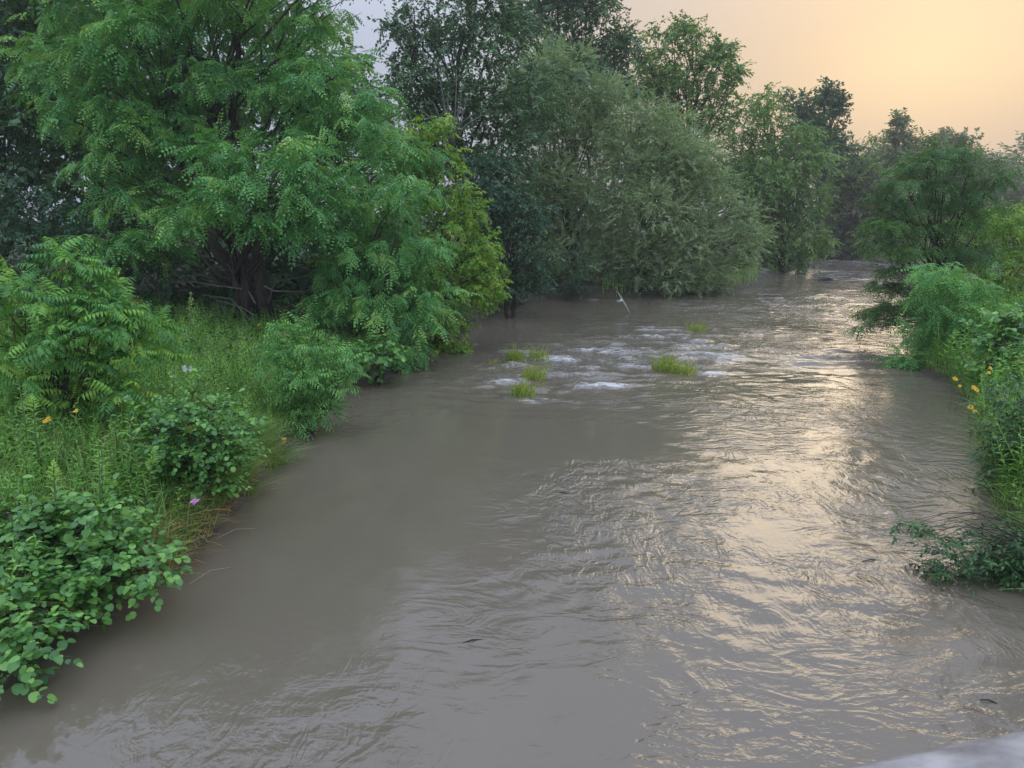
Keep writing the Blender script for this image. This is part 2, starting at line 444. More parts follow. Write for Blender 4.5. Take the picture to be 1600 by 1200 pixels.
def lobe_sprays(c, rad, n, flat, droop, r=rng, low=-0.45, inner=0.45):
    """n sprig positions over one clump of the crown"""
    u = r.normal(0, 1, (int(n * 2.2) + 8, 3)); u /= np.linalg.norm(u, axis=1, keepdims=True)
    u = u[u[:, 2] > low + r.normal(0, 0.25, len(u))][:n]
    lump = 1 + 0.35 * (fbm(u[:, 0] * 1.7 + c[0], u[:, 1] * 1.7 + u[:, 2] * 1.9 + c[1], 5) - 0.5) * 2
    q = inner + (1 - inner) * r.uniform(0, 1, len(u)) ** 0.6
    P = c + u * (rad * lump * q)[:, None] * np.array([1, 1, flat])
    hz = u * np.array([1, 1, 0.55])
    X = hz + r.normal(0, 0.35, u.shape); X[:, 2] -= droop * r.uniform(0.3, 1.3, len(u))
    N = np.array([0, 0, 1.0]) + 0.55 * u + r.normal(0, 0.28, u.shape)
    return P, X, N
def crown_mesh(lobes, kind, density, size, flat=0.75, droop=0.3, low=-0.45, inner=0.45, r=rng, clump=6):
    P, X, N, sh = [], [], [], []
    subs = []
    for c, rad in lobes:
        c = np.array(c)
        if not clump:
            subs.append((c, rad, density * rad * rad)); continue
        subs.append((c, rad * 0.75, density * rad * rad * 0.25))
        for k in range(clump):
            u = unit(r.normal(0, 1, 3)); u[2] = abs(u[2]) if r.random() < 0.5 else u[2]
            subs.append((c + u * rad * 0.72 * np.array([1, 1, max(flat, 0.7)]), rad * r.uniform(0.30, 0.52), density * rad * rad * 0.8 / clump))
    for c, rad, n in subs:
        p, x, nn = lobe_sprays(c, rad, max(4, int(n)), flat, droop, r, low, inner)
        P.append(p); X.append(x); N.append(nn); sh.append(np.full(len(p), r.normal(0, 0.13)) + r.normal(0, 0.13, len(p)))
    P, X, N, sh = map(np.concatenate, (P, X, N, sh))
    s = size * r.uniform(0.7, 1.25, len(P))
    return place_sprays(kind, P, X, N, s, sh, r)
TRI = {'n': 0}
def tree(name, label, base, lobes_px, kind, mat, density, size, flat=0.75, droop=0.3, trunk_r=0.18, lean=None, bark='bark', low=-0.45, inner=0.45,
         stems=1, depth_spread=0.6, limbs=True, cat='tree', back=0.5, clump=6, crown_name='crown'):
    """base: world x, y. lobes_px: (px, py, radius px, distance) clumps of the crown as measured in the photograph, each a round clump in the place."""
    ymean = float(np.mean([l[3] for l in lobes_px])) + 0.5
    bx, by = base
    if by < ymean: bx, by = bx * ymean / by, ymean
    bz = gz(bx, by)
    if bz < 0.02: bz = -0.3
    lobes = []
    for (px, py, rp, Y) in lobes_px:
        c = D(px, py, Y); rad = rp * mpp(Y)
        c[1] += rng.normal(0, depth_spread * rad * 0.5)
        lobes.append((c, rad))
        if rng.random() < back:                                  # the crown goes on behind
            lobes.append((c + np.array([rng.normal(0, 0.4) * rad, rad * rng.uniform(0.9, 1.8), rng.normal(0, 0.25) * rad]), rad))
    root = thing(name, label, cat, (bx, by, bz))
    org = np.array([bx, by, bz])
    V, T, a = crown_mesh(lobes, kind, density, size, flat, droop, low, inner, rng, clump)
    TRI['n'] += len(T)
    cr = mesh_obj(crown_name, V - org, T, M[mat], root, a)
    C_ = np.array([l[0] for l in lobes])
    wood = MB(); br = MB()
    top = C_[np.argmax(C_[:, 2])]; mean = C_.mean(0)
    for k in range(stems):
        off = np.array([rng.normal(0, trunk_r * 1.2), rng.normal(0, trunk_r), 0]) * (stems > 1)
        aim = top * 0.5 + mean * 0.5 + (np.array([rng.normal(0, 1.2), rng.normal(0, 1.0), 0]) if stems > 1 else 0)
        P = curve(org + off - np.array([0, 0, 0.25]), aim, wob=0.025, n=8)
        rr = trunk_r * (0.65 if stems > 1 else 1)
        wood.tube(P, rr * np.linspace(1.15, 0.3, 8), 9)
    axis = P
    if limbs:
        for c, rad in lobes:
            h = np.clip((c[2] - bz) / max(top[2] - bz, 0.5) * 0.75 - 0.1, 0.12, 0.85)
            i = h * 7; k = int(i); st = axis[k] + (axis[min(k + 1, 7)] - axis[k]) * (i - k)
            L = np.linalg.norm(c - st)
            r0 = min(trunk_r * 0.4, 0.008 + 0.010 * L)
            br.tube(curve(st, c, up=0.06, wob=0.03, n=6), r0 * np.linspace(1, 0.3, 6), 5)
            for q in range(4):
                e = c + rng.normal(0, 0.55, 3) * rad * np.array([1, 1, flat])
                br.tube(curve(st + (c - st) * rng.uniform(0.6, 1), e, wob=0.04, n=4), r0 * 0.35 * np.linspace(1, 0.25, 4), 4)
    wood.build('trunk', M[bark], root, True, org)
    if limbs: br.build('branches', M[bark], root, True, org)['kind'] = 'stuff'
    return root, org, lobes
def yy(lst, Y): return [(a, b, c, Y) for a, b, c in lst]

exec_parts = []
# ================================================================== THE SETTING
# ---- ground: one sheet out to the horizon
gx = np.concatenate([[-900, -500, -300, -180, -120, -90, -70], np.arange(-56, -22, 2.0), np.arange(-22, 30, 0.6), np.arange(30, 96, 2.0), [110, 150, 220, 340, 550, 950]])
gy = np.concatenate([[-60, -30, -15], np.arange(-6, 32, 0.6), np.arange(32, 150, 1.1), [155, 165, 180, 210, 260, 340, 480, 700, 1000]])
XX, YY = np.meshgrid(gx, gy)
ZZ = ground_z(XX, YY)
nx, ny = len(gx), len(gy)
idx = np.arange(nx * ny).reshape(ny, nx)
quads = np.stack([idx[:-1, :-1], idx[:-1, 1:], idx[1:, 1:], idx[1:, :-1]], -1).reshape(-1, 4)
ground = mesh_obj('ground', np.stack([XX, YY, ZZ], -1).reshape(-1, 3), quads, M['soil'], smooth=True)
tag(ground, 'dark muddy soil of both river banks under the plants', kind='structure')

# ---- the river surface
wx = np.concatenate([np.arange(-24, 20, 0.105), np.arange(20, 60, 0.4)])
wy = np.concatenate([np.arange(-4, 4, 0.25), np.arange(4, 26, 0.08), np.arange(26, 55, 0.15), np.arange(55, 130, 0.5)])
WX, WY = np.meshgrid(wx, wy)
wsd = river_sd(WX, WY).reshape(WX.shape)
def blob(px, py, rx, ry, X=None, Y=None):
    """soft patch on the water: centre given in the photograph, radii in metres"""
    c = G(px, py)
    return np.exp(-(((WX - c[0]) / rx) ** 2 + ((WY - c[1]) / ry) ** 2))
calm = np.clip(blob(600, 730, 3.2, 5.0) + blob(480, 900, 2.2, 3.0) + blob(850, 680, 3.2, 3.0) + blob(1470, 640, 2.0, 2.6) * 0.7 + blob(150, 1080, 2.0, 2.5), 0, 1)
rapid = np.clip(blob(900, 560, 4.5, 5.0) + blob(1130, 530, 4.0, 5.0) + blob(780, 590, 2.0, 2.5) + 0.8 * blob(1250, 470, 7, 14), 0, 1)
foam = np.clip(0.9 * blob(940, 603, 0.95, 0.55) + 0.9 * blob(785, 590, 0.8, 1.0) + 0.75 * blob(900, 560, 3.0, 3.2) + 0.6 * blob(1020, 520, 3.0, 3.5) + 0.6 * blob(1150, 560, 2.4, 3.0)
               + 0.8 * blob(850, 625, 0.7, 0.5) + 0.9 * blob(1108, 583, 0.9, 0.35) + 0.45 * blob(640, 582, 1.3, 0.5) + 0.9 * blob(1275, 426, 4, 16) + 0.8 * blob(1345, 410, 7, 10) + 0.35 * blob(1100, 480, 5, 6), 0, 1.2)  # far-bend patches: foam, plus pale sky reflection put into the colour
streak = np.clip(blob(420, 1080, 1.7, 1.1) + blob(330, 1170, 1.2, 0.8) + 0.8 * blob(560, 1040, 1.4, 1.4) + 0.8 * blob(900, 735, 1.8, 1.0) + 0.5 * blob(500, 930, 1.3, 1.2) + 0.4 * blob(1440, 760, 1.5, 2.5), 0, 1)
# wave heights: long swells, standing waves, ripples drawn along the current
sx, sy = WX + 0.6 * (fbm(WX * 0.5, WY * 0.5, 21) - 0.5) * 2, WY + 0.8 * (fbm(WX * 0.4 + 9, WY * 0.4, 23) - 0.5) * 2
h = 0.020 * (fbm(sx * 0.55, sy * 0.45, 31) - 0.5)
rip = 1 - np.abs(2 * fbm(sx * 1.7 + 0.8 * sy * 0.3, sy * 1.25, 41, 3) - 0.95)
rip2 = fbm(sx * 3.6, sy * 3.1, 51, 3) - 0.5
glassy = blob(1230, 730, 1.6, 3.5)
act = np.clip(0.62 + 0.7 * (fbm(WX * 0.28, WY * 0.22, 61) - 0.5) * 2 + 0.35 * blob(1130, 950, 2.2, 2.5) - 0.30 * glassy + 0.3 * np.clip((WY - 45) / 30, 0, 1) + 0.5 * rapid - 0.75 * calm + 0.35 * streak, 0.06, 1.2)
h += act * (0.060 * (rip - 0.75) + 0.034 * rip2) * np.clip((WY + 4) / 10, 0.3, 1.3)
crest = np.clip((fbm(sx * 0.75, sy * 1.9, 71, 3) - 0.44) * 5, 0, 1)
h += rapid * (0.10 * (crest - 0.4))
foam = foam * (0.40 + 0.85 * crest) + 0.12 * streak + 0.10 * np.clip(fbm(WX * 0.5, WY * 0.35, 81) * 2 - 0.9, 0, 1)
c1 = G(1345, 560)
env = np.exp(-((WX - c1[0]) / 3.4) ** 2 - ((WY - c1[1]) / 2.6) ** 2)
h += env * 0.085 * np.sin(2 * np.pi * (WY - c1[1] + 0.22 * (WX - c1[0]) + 0.25 * np.sin(WX * 1.3)) / 1.35)
for px, py, hh in ((940, 606, 0.10), (790, 596, 0.07), (1110, 583, 0.05), (850, 628, 0.05)):
    c = G(px, py); dY = WY - c[1] - 0.15 * (WX - c[0]) ** 2 * 0.5
    h += hh * np.exp(-((WX - c[0]) / 0.9) ** 2) * (np.exp(-((dY - 0.25) / 0.28) ** 2) - 0.8 * np.exp(-((dY - 0.95) / 0.4) ** 2))
edge = np.clip(-wsd / 0.8, 0, 1)
h *= 0.25 + 0.75 * edge
nxw = len(wx)
idx = np.arange(WX.size).reshape(WX.shape)
quads = np.stack([idx[:-1, :-1], idx[:-1, 1:], idx[1:, 1:], idx[1:, :-1]], -1)
keepq = (np.minimum(np.minimum(wsd[:-1, :-1], wsd[1:, 1:]), np.minimum(wsd[1:, :-1], wsd[:-1, 1:])) < 1.0)
quads = quads[keepq]
used = np.unique(quads); remap = np.full(WX.size, -1); remap[used] = np.arange(len(used))
pick = lambda A: A.ravel()[used]
def water_material():
    m, t, out = new_mat('muddy_water')
    L = t.links.new
    tc = t.nodes.new('ShaderNodeTexCoord')
    def attr(n):
        a = t.nodes.new('ShaderNodeAttribute'); a.attribute_name = n; return a.outputs['Fac']
    def noise(scale, detail, sc=(1, 1, 1), dist=0.0, rot=0.0, rough=0.5):
        mp = t.nodes.new('ShaderNodeMapping'); mp.inputs['Scale'].default_value = sc; mp.inputs['Rotation'].default_value = (0, 0, rot)
        L(tc.outputs['Object'], mp.inputs[0])
        n = t.nodes.new('ShaderNodeTexNoise'); n.inputs['Scale'].default_value = scale; n.inputs['Detail'].default_value = detail
        n.inputs['Distortion'].default_value = dist; n.inputs['Roughness'].default_value = rough
        L(mp.outputs[0], n.inputs['Vector']); return n.outputs['Fac']
    def math_(op, a, b=None, c=None):
        n = t.nodes.new('ShaderNodeMath'); n.operation = op
        for i, v in enumerate((a, b, c)):
            if v is None: continue
            if isinstance(v, (int, float)): n.inputs[i].default_value = v
            else: L(v, n.inputs[i])
        return n.outputs[0]
    def ramp_(v, lo, hi):
        n = t.nodes.new('ShaderNodeMapRange'); n.interpolation_type = 'SMOOTHSTEP'
        n.inputs[1].default_value = lo; n.inputs[2].default_value = hi
        L(v, n.inputs[0]); return n.outputs[0]
    act, foam_a, streak_a = attr('act'), attr('foam'), attr('streak')
    # silt: the body colour drifts a little
    silt = t.nodes.new('ShaderNodeMix'); silt.data_type = 'RGBA'
    silt.inputs[6].default_value = (0.156, 0.130, 0.092, 1); silt.inputs[7].default_value = (0.188, 0.160, 0.117, 1)
    L(noise(0.35, 4, (1, 0.5, 1), 1.2), silt.inputs[0])
    # foam: thin torn streaks lying across the current
    f1 = noise(2.3, 7, (1.0, 3.6, 1), 1.3, 0.12, 0.66)
    f2 = math_('ABSOLUTE', math_('SUBTRACT', noise(2.0, 6, (1.0, 3.0, 1), 1.8, -0.1, 0.62), 0.5))
    thin = math_('SUBTRACT', 1.0, ramp_(f2, 0.0, 0.035))
    thick = math_('MULTIPLY', ramp_(math_('MULTIPLY_ADD', foam_a, 0.21, f1), 0.57, 0.74), ramp_(foam_a, 0.15, 0.9))
    thin_m = math_('MULTIPLY', math_('MULTIPLY', thin, ramp_(f1, 0.36, 0.54)), math_('MULTIPLY', ramp_(foam_a, 0.06, 0.6), 0.85))
    fm = math_('MINIMUM', math_('ADD', math_('MULTIPLY', thick, 0.85), thin_m), 0.85)
    col = t.nodes.new('ShaderNodeMix'); col.data_type = 'RGBA'
    L(fm, col.inputs[0]); L(silt.outputs[2], col.inputs[6]); col.inputs[7].default_value = (0.74, 0.73, 0.72, 1)
    p = t.nodes.new('ShaderNodeBsdfPrincipled')
    p.inputs['IOR'].default_value = 1.6
    L(col.outputs[2], p.inputs['Base Color'])
    L(math_('MULTIPLY_ADD', fm, 0.5, 0.07), p.inputs['Roughness'])
    # fine ripples: wrinkled patches between glassy ones
    patch = ramp_(noise(0.42, 3, (1, 0.7, 1), 1.0, 0.6), 0.34, 0.64)
    act2 = math_('MULTIPLY', act, math_('MULTIPLY_ADD', patch, 0.72, 0.28))
    def ridge(v, k=2.0):
        return math_('POWER', math_('SUBTRACT', 1.0, math_('ABSOLUTE', math_('MULTIPLY_ADD', v, 3.2, -1.6))), k)
    which = ramp_(noise(0.30, 2, (1, 0.8, 1), 0.6, -0.4), 0.40, 0.60)
    def blend(a_, b_):
        n = t.nodes.new('ShaderNodeMix'); n.data_type = 'FLOAT'
        L(which, n.inputs[0]); L(a_, n.inputs[2]); L(b_, n.inputs[3]); return n.outputs[0]
    b1 = t.nodes.new('ShaderNodeBump'); b1.inputs['Distance'].default_value = 0.041; b1.inputs['Filter Width'].default_value = 0.05
    big = blend(ridge(noise(1.5, 3, (0.7, 1.4, 1), 1.3, 0.35, 0.45), 1.5), ridge(noise(1.9, 3, (1.5, 0.8, 1), 1.2, 0.55, 0.5), 1.5))
    L(math_('ADD', math_('MULTIPLY', big, 0.8), math_('ADD', math_('MULTIPLY', noise(1.1, 4, (0.8, 1.2, 1), 0.8, 0.1), 1.6), math_('MULTIPLY', noise(4.6, 3, (0.8, 1.3, 1), 0.8, -0.2), 0.6))), b1.inputs['Height'])
    L(act2, b1.inputs['Strength'])
    b2 = t.nodes.new('ShaderNodeBump'); b2.inputs['Distance'].default_value = 0.014; b2.inputs['Filter Width'].default_value = 0.05
    L(blend(noise(12.0, 3, (0.8, 1.2, 1), 0.9, -0.3), noise(9.0, 3, (1.5, 0.7, 1), 1.2, 0.5)), b2.inputs['Height'])
    L(act2, b2.inputs['Strength']); L(b1.outputs[0], b2.inputs['Normal'])
    L(b2.outputs[0], p.inputs['Normal'])
    L(p.outputs[0], out.inputs['Surface'])
    return m
river_o = mesh_obj('river', np.stack([pick(WX), pick(WY), pick(h)], -1), remap[quads], water_material(), smooth=True,
                   attrs={'act': pick(act), 'foam': pick(foam), 'streak': pick(streak)})
tag(river_o, 'swollen grey-brown river with ripples and foam', kind='structure')
TRI['n'] += 2 * len(quads)

# ================================================================== TREES OF THE LEFT BANK
def gxy(px, py, z=1.3):
    return tuple(G(px, py, z)[:2])
front = yy([(440, 225, 42), (480, 270, 55), (425, 290, 58), (470, 345, 45), (362, 245, 42), (335, 268, 34), (330, 330, 52), (275, 335, 36), (400, 340, 42), (515, 290, 36), (375, 300, 36), (490, 320, 40)], 23.6)
midl = yy([(250, 210, 62), (180, 262, 55), (130, 190, 60), (200, 322, 55), (230, 385, 42), (150, 100, 66), (235, 62, 66), (110, 40, 60), (300, 112, 62), (372, 150, 52),
           (330, 30, 74), (440, 50, 60), (505, 15, 46), (530, 120, 58), (585, 165, 50), (545, 200, 52), (615, 225, 42), (590, 285, 48), (470, 130, 55), (200, 145, 55),
           (495, 205, 46), (280, -60, 90), (420, -60, 80), (150, -50, 80), (500, -40, 40), (165, 385, 40), (290, 200, 40)], 26.4)
backl = yy([(150, 150, 90), (300, 210, 90), (450, 130, 80), (250, 0, 100), (400, -10, 80), (540, 210, 60), (80, 110, 60), (250, 300, 80), (380, -130, 90), (240, -140, 90)], 29.5)
big, big_org, big_lobes = tree('locust_tree', 'huge feathery locust tree over the weedy bank with several rough brown stems', gxy(398, 505, 1.4), front + midl + backl, 'locust', 'locust',
    density=28, size=0.80, flat=0.6, droop=0.55, trunk_r=0.36, stems=5, back=0.15, inner=0.5, low=-0.3)
dead = MB()
for path in ([(395, 470), (385, 452), (345, 447), (300, 438), (262, 442)], [(400, 455), (425, 440), (455, 435), (492, 428)], [(405, 445), (430, 450), (470, 455), (520, 448)], [(385, 448), (368, 432), (358, 412)],
             [(398, 492), (375, 478), (345, 474)], [(392, 500), (360, 468), (318, 462)], [(408, 500), (418, 470), (424, 450)], [(520, 455), (500, 430), (470, 415)], [(500, 430), (540, 420), (570, 400)]):
    P = np.array([D(a, b, 26.2 + 0.4 * rng.normal()) for a, b in path]) - big_org
    P += rng.normal(0, 0.04, P.shape)
    dead.tube(P, np.linspace(0.035, 0.012, len(P)), 5)
tag(dead.build('bare_branches', M['grey_bark'], big, True), 'bare dead lower branches', kind='stuff')

tree('locust_tree', 'lower feathery locust drooping over the water right of the huge one', gxy(585, 560, 0.6),
     yy([(560, 390, 50), (600, 335, 46), (640, 300, 44), (622, 410, 55), (560, 465, 55), (620, 490, 55), (665, 470, 44), (525, 420, 38), (545, 330, 40), (600, 535, 34), (660, 385, 46), (510, 480, 34), (640, 540, 26)], 25.0)
     + yy([(570, 420, 60), (630, 450, 60), (600, 370, 60)], 26.8), 'locust', 'locust', density=36, size=0.72, flat=0.65, droop=0.7, trunk_r=0.17, stems=2, back=0.2, low=-0.5)
tree('maple_tree', 'bright yellow-green tree hanging over the river edge beside the drooping locust', gxy(690, 545, 0.5),
     yy([(692, 205, 26), (700, 250, 30), (722, 305, 32), (710, 365, 42), (742, 395, 36), (762, 418, 30), (690, 430, 48), (732, 465, 42), (700, 515, 40), (664, 300, 44), (655, 250, 36), (645, 215, 30),
         (768, 448, 22), (690, 548, 18), (742, 340, 26), (655, 500, 40), (660, 400, 44), (720, 540, 16)], 28.6), 'boxelder', 'yellow', density=60, size=0.62, flat=0.85, droop=0.6, trunk_r=0.13, stems=3, back=0.5, inner=0.4, low=-0.7)
tall, tall_org, _ = tree('poplar_tree', 'tall open-crowned dark tree with bare grey twigs rising behind the yellow-green one', gxy(735, 470, 1.3),
     yy([(612, 50, 22), (640, 40, 22), (632, 85, 24), (688, 60, 50), (742, 20, 52), (680, 135, 44), (762, 90, 52), (800, 60, 44), (722, 180, 50), (782, 172, 52), (832, 150, 46), (692, 240, 44), (762, 250, 55), (820, 230, 46),
         (740, -50, 60), (645, 130, 32), (655, 180, 34), (660, 10, 30), (800, 10, 36), (700, 320, 50), (770, 330, 50)], 42.5), 'broad', 'dark', density=42, size=0.85, flat=0.9, droop=0.2, trunk_r=0.25, back=0.5, inner=0.35, low=-0.8)
bare = MB()
for e in ((688, 128), (700, 140), (712, 108), (722, 135), (733, 150), (695, 165), (742, 175), (760, 180), (670, 150), (655, 168), (718, 165)):
    P = np.array([D(708 + rng.normal(0, 4), 228, 39), D(706 + (e[0] - 706) * 0.4, 195, 39), D(706 + (e[0] - 706) * 0.85, 150 + (e[1] - 130) * 0.6, 39), D(*e, 39)]) - tall_org
    bare.tube(P + rng.normal(0, 0.04, P.shape), [0.04, 0.035, 0.025, 0.01], 5)
tag(bare.build('bare_twigs', M['grey_bark'], tall, True), 'bare grey twigs', kind='stuff')
tree('alder_tree', 'dark blue-green alder bending over the shaded cove of the river', gxy(800, 478, 0.6),
     yy([(790, 300, 40), (826, 325, 34), (800, 370, 46), (770, 330, 40), (760, 265, 34), (838, 400, 28), (810, 425, 38), (782, 445, 30), (828, 445, 20), (752, 300, 38), (845, 345, 20), (770, 390, 34), (842, 430, 14)], 38.5),
     'broad', 'darkblue', density=55, size=0.75, flat=0.6, droop=0.4, trunk_r=0.16, back=0.4, stems=2)
tree('oak_tree', 'dense dark tree whose crown tops the woods behind the left willow', gxy(880, 440, 1.5),
     yy([(830, 40, 46), (890, 20, 52), (950, 50, 34), (905, 75, 52), (850, 100, 52), (962, 85, 24), (870, -30, 56), (930, 0, 40), (830, 150, 60), (970, 60, 16), (920, 150, 60)], 61), 'broad', 'dark', density=22, size=1.25, flat=0.8, droop=0.1, trunk_r=0.4, back=0.6)
tree('willow_tree', 'upright grey-green willow with fine leaves standing left of the spreading willow', gxy(890, 462, 0.8),
     yy([(850, 105, 40), (892, 108, 40), (830, 158, 52), (902, 168, 55), (955, 160, 46), (850, 230, 62), (930, 240, 62), (872, 310, 62), (950, 325, 55), (880, 395, 55), (950, 410, 48), (912, 430, 38), (990, 420, 38), (840, 190, 45), (985, 440, 26), (850, 440, 30), (930, 455, 20), (960, 450, 24), (830, 300, 50), (890, 350, 60), (870, 450, 26)], 51.5),
     'willow', 'willow', density=56, size=0.86, flat=0.95, droop=-0.25, trunk_r=0.22, stems=5, back=0.3, low=-0.9, inner=0.5)
tree('willow_tree', 'broad silvery willow leaning out to the river in the middle of the left bank', gxy(1010, 460, 0.6),
     yy([(1000, 195, 44), (1050, 198, 46), (1090, 250, 46), (1040, 270, 55), (980, 270, 55), (1100, 318, 50), (1148, 338, 42), (1040, 345, 55), (1092, 388, 52), (1150, 388, 40), (1172, 415, 22), (1050, 425, 40), (1120, 430, 32), (1000, 340, 55), (1015, 445, 24), (1180, 370, 20), (1080, 445, 22), (1130, 446, 18), (1050, 300, 60), (1090, 440, 24), (985, 395, 45), (1040, 400, 50)], 50),
     'willow', 'willow', density=54, size=0.86, flat=0.85, droop=-0.05, trunk_r=0.24, stems=4, back=0.3, low=-0.8, inner=0.5)
tree('willow_bush', 'small dark rounded willow bush at the water edge under the left willow', gxy(898, 474, 0.2),
     yy([(900, 405, 24), (888, 430, 26), (912, 440, 24), (900, 460, 18)], 47), 'willow', 'darkblue', density=45, size=0.6, flat=1.0, droop=0.1, trunk_r=0.06, stems=3, cat='bush', limbs=False)
tree('aspen_tree', 'airy tall tree with see-through top behind the spreading willow', gxy(1075, 440, 1.5),
     yy([(1050, 55, 28), (1090, 58, 20), (1075, 40, 12), (1012, 90, 18), (1060, 115, 40), (1025, 130, 34), (1110, 130, 34), (1132, 95, 18), (1090, 170, 46), (1150, 115, 12), (1140, 170, 36), (1050, 185, 40), (1000, 150, 26), (1100, 90, 16), (1135, 75, 8)], 65),
     'broad', 'mid', density=20, size=1.2, flat=0.95, droop=0.1, trunk_r=0.25, back=0.4, inner=0.3, low=-0.9)
tree('ash_tree', 'mid-green tree with drooping boughs where the left bank narrows upstream', gxy(1225, 432, 0.8),
     yy([(1188, 160, 26), (1160, 200, 38), (1200, 208, 38), (1240, 220, 36), (1268, 212, 26), (1220, 270, 46), (1268, 258, 32), (1180, 270, 42), (1250, 318, 42), (1200, 340, 46), (1280, 330, 20), (1230, 375, 38), (1268, 375, 26), (1192, 390, 36), (1288, 296, 14), (1170, 320, 36), (1284, 380, 14), (1280, 235, 14), (1215, 412, 22), (1250, 402, 22), (1284, 396, 14), (1195, 425, 16), (1235, 345, 50), (1180, 300, 50)], 73),
     'broad', 'mid', density=20, size=1.2, flat=0.85, droop=0.5, trunk_r=0.3, back=0.4, low=-0.7)
tree('pine_tree', 'dark ragged-topped tree against the peach sky behind the drooping boughs', gxy(1275, 405, 1.5),
     yy([(1292, 160, 18), (1305, 150, 10), (1250, 162, 16), (1270, 180, 26), (1300, 190, 16), (1226, 158, 12), (1312, 178, 9), (1290, 140, 9), (1315, 162, 6), (1260, 215, 34), (1280, 245, 36), (1278, 204, 24), (1294, 212, 22), (1302, 232, 26), (1262, 236, 30), (1310, 255, 26)], 96),
     'coarse', 'dark', density=20, size=1.3, flat=0.7, droop=-0.1, trunk_r=0.3, back=0.3)
tree('leaning_tree', 'slanting tree with one limb reaching out over the far bend', gxy(1290, 402, 1.0),
     yy([(1340, 250, 18), (1322, 280, 24), (1310, 320, 24), (1368, 218, 7), (1352, 232, 9), (1360, 262, 18), (1302, 255, 22), (1318, 365, 18), (1300, 350, 20), (1335, 300, 20)], 98),
     'broad', 'mid', density=22, size=1.2, flat=0.7, droop=0.3, trunk_r=0.28, back=0.3)
# ---- far trees round the bend
for nm, lb, lob, Y, kd, mt, den, sz in (
    ('thicket_bush', 'dusky brownish thicket on the far shore of the bend', [(1330, 330, 26), (1360, 330, 28), (1350, 368, 26), (1320, 370, 26), (1380, 355, 24), (1340, 295, 28), (1375, 300, 24), (1395, 330, 24), (1310, 340, 20), (1395, 380, 20), (1315, 396, 12), (1340, 398, 13), (1366, 402, 13), (1392, 404, 15), (1290, 390, 16), (1328, 392, 18), (1356, 396, 18)], 98.5, 'coarse', 'purple', 20, 1.5),
    ('spruce_tree', 'far conical tree with a pointed top above the river bend', [(1405, 182, 3), (1405, 190, 5), (1404, 200, 8), (1396, 212, 8), (1413, 212, 9), (1404, 222, 14), (1388, 228, 10), (1420, 230, 11), (1410, 240, 18), (1380, 246, 12), (1430, 246, 12), (1392, 250, 20), (1400, 268, 30), (1420, 266, 24), (1374, 266, 18), (1400, 300, 38)], 122, 'coarse', 'far', 18, 1.7),
    ('far_tree', 'first rounded far tree right of the conical one', [(1450, 222, 12), (1442, 240, 20), (1462, 250, 22), (1440, 275, 30)], 130, 'coarse', 'far', 18, 1.7),
    ('far_tree', 'far tree with a twiggy top over the right bank locust', [(1476, 216, 10), (1490, 222, 13), (1500, 235, 14), (1482, 245, 20), (1510, 255, 20), (1490, 275, 30)], 134, 'coarse', 'far', 18, 1.7),
    ('far_tree', 'last low far tree before the hazy woods at the frame edge', [(1530, 242, 10), (1545, 250, 12), (1525, 262, 18), (1550, 270, 20), (1540, 295, 30)], 140, 'coarse', 'far', 18, 1.7)):
    c = D(lob[-1][0], 345, Y)
    tree(nm, lb, (c[0], c[1]), yy(lob, Y), kd, mt, den, sz, flat=0.85, droop=0.1, trunk_r=0.3, back=0.5, clump=4, cat='bush' if 'bush' in nm else 'tree')

# ---- the closed woods behind, which read as one mass
def mass(name, label, lobes, kind, mat, density, size, flat=0.9):
    V, T, a = crown_mesh(lobes, kind, density, size, flat, 0.2, -0.9, 0.5, rng, 0)
    TRI['n'] += len(T)
    return tag(mesh_obj(name, V, T, M[mat], None, a), label, kind='stuff')
lb = []
for k in range(120):
    px = rng.uniform(-300, 1250); Y = 44 + 26 * rng.random() + max(0, px - 800) * 0.06
    topy = 120 + max(0, px - 900) * 0.32
    py = rng.uniform(topy, 440)
    lb.append((D(px, py, Y), rng.uniform(1.8, 3.2)))
for k in range(60):
    px = rng.uniform(880, 1380); Y = rng.uniform(78, 92) if px < 1230 else rng.uniform(104, 116)
    lb.append((D(px, rng.uniform(190 + max(0, px - 1000) * 0.30, 425), Y), rng.uniform(2.2, 3.6)))
for k in range(60):
    px = rng.uniform(-650, 180); Y = 32 + 8 * rng.random()
    lb.append((D(px, rng.uniform(-120, 420), Y), rng.uniform(1.5, 2.6)))
for k in range(26):
    px = rng.uniform(-90, 150); Y = 36 + 6 * rng.random()
    lb.append((D(px, rng.uniform(-60, 320), Y), rng.uniform(1.9, 2.8)))
for k in range(60):
    px = rng.uniform(120, 560); Y = 33 + 7 * rng.random()
    lb.append((D(px, rng.uniform(-40 if px < 470 else 140, 420), Y), rng.uniform(1.3, 2.2)))
for k in range(60):
    px = rng.uniform(60, 860); Y = 32 + 5 * rng.random() + (px > 600) * 9
    lb.append((D(px, rng.uniform(380, 445), Y), rng.uniform(0.9, 1.5)))
mass('woods', 'shadowy closed woods filling the gaps behind the left bank trees', lb, 'coarse', 'dark', 5.5, 1.5)
lb = []
for k in range(120):
    px = rng.uniform(1300, 1900); Y = rng.uniform(145, 200)
    lb.append((D(px, rng.uniform(246, 345), Y), rng.uniform(3.5, 6)))
mass('far_woods', 'hazy far woods closing the valley at the right', lb, 'coarse', 'far', 1.8, 3.3)

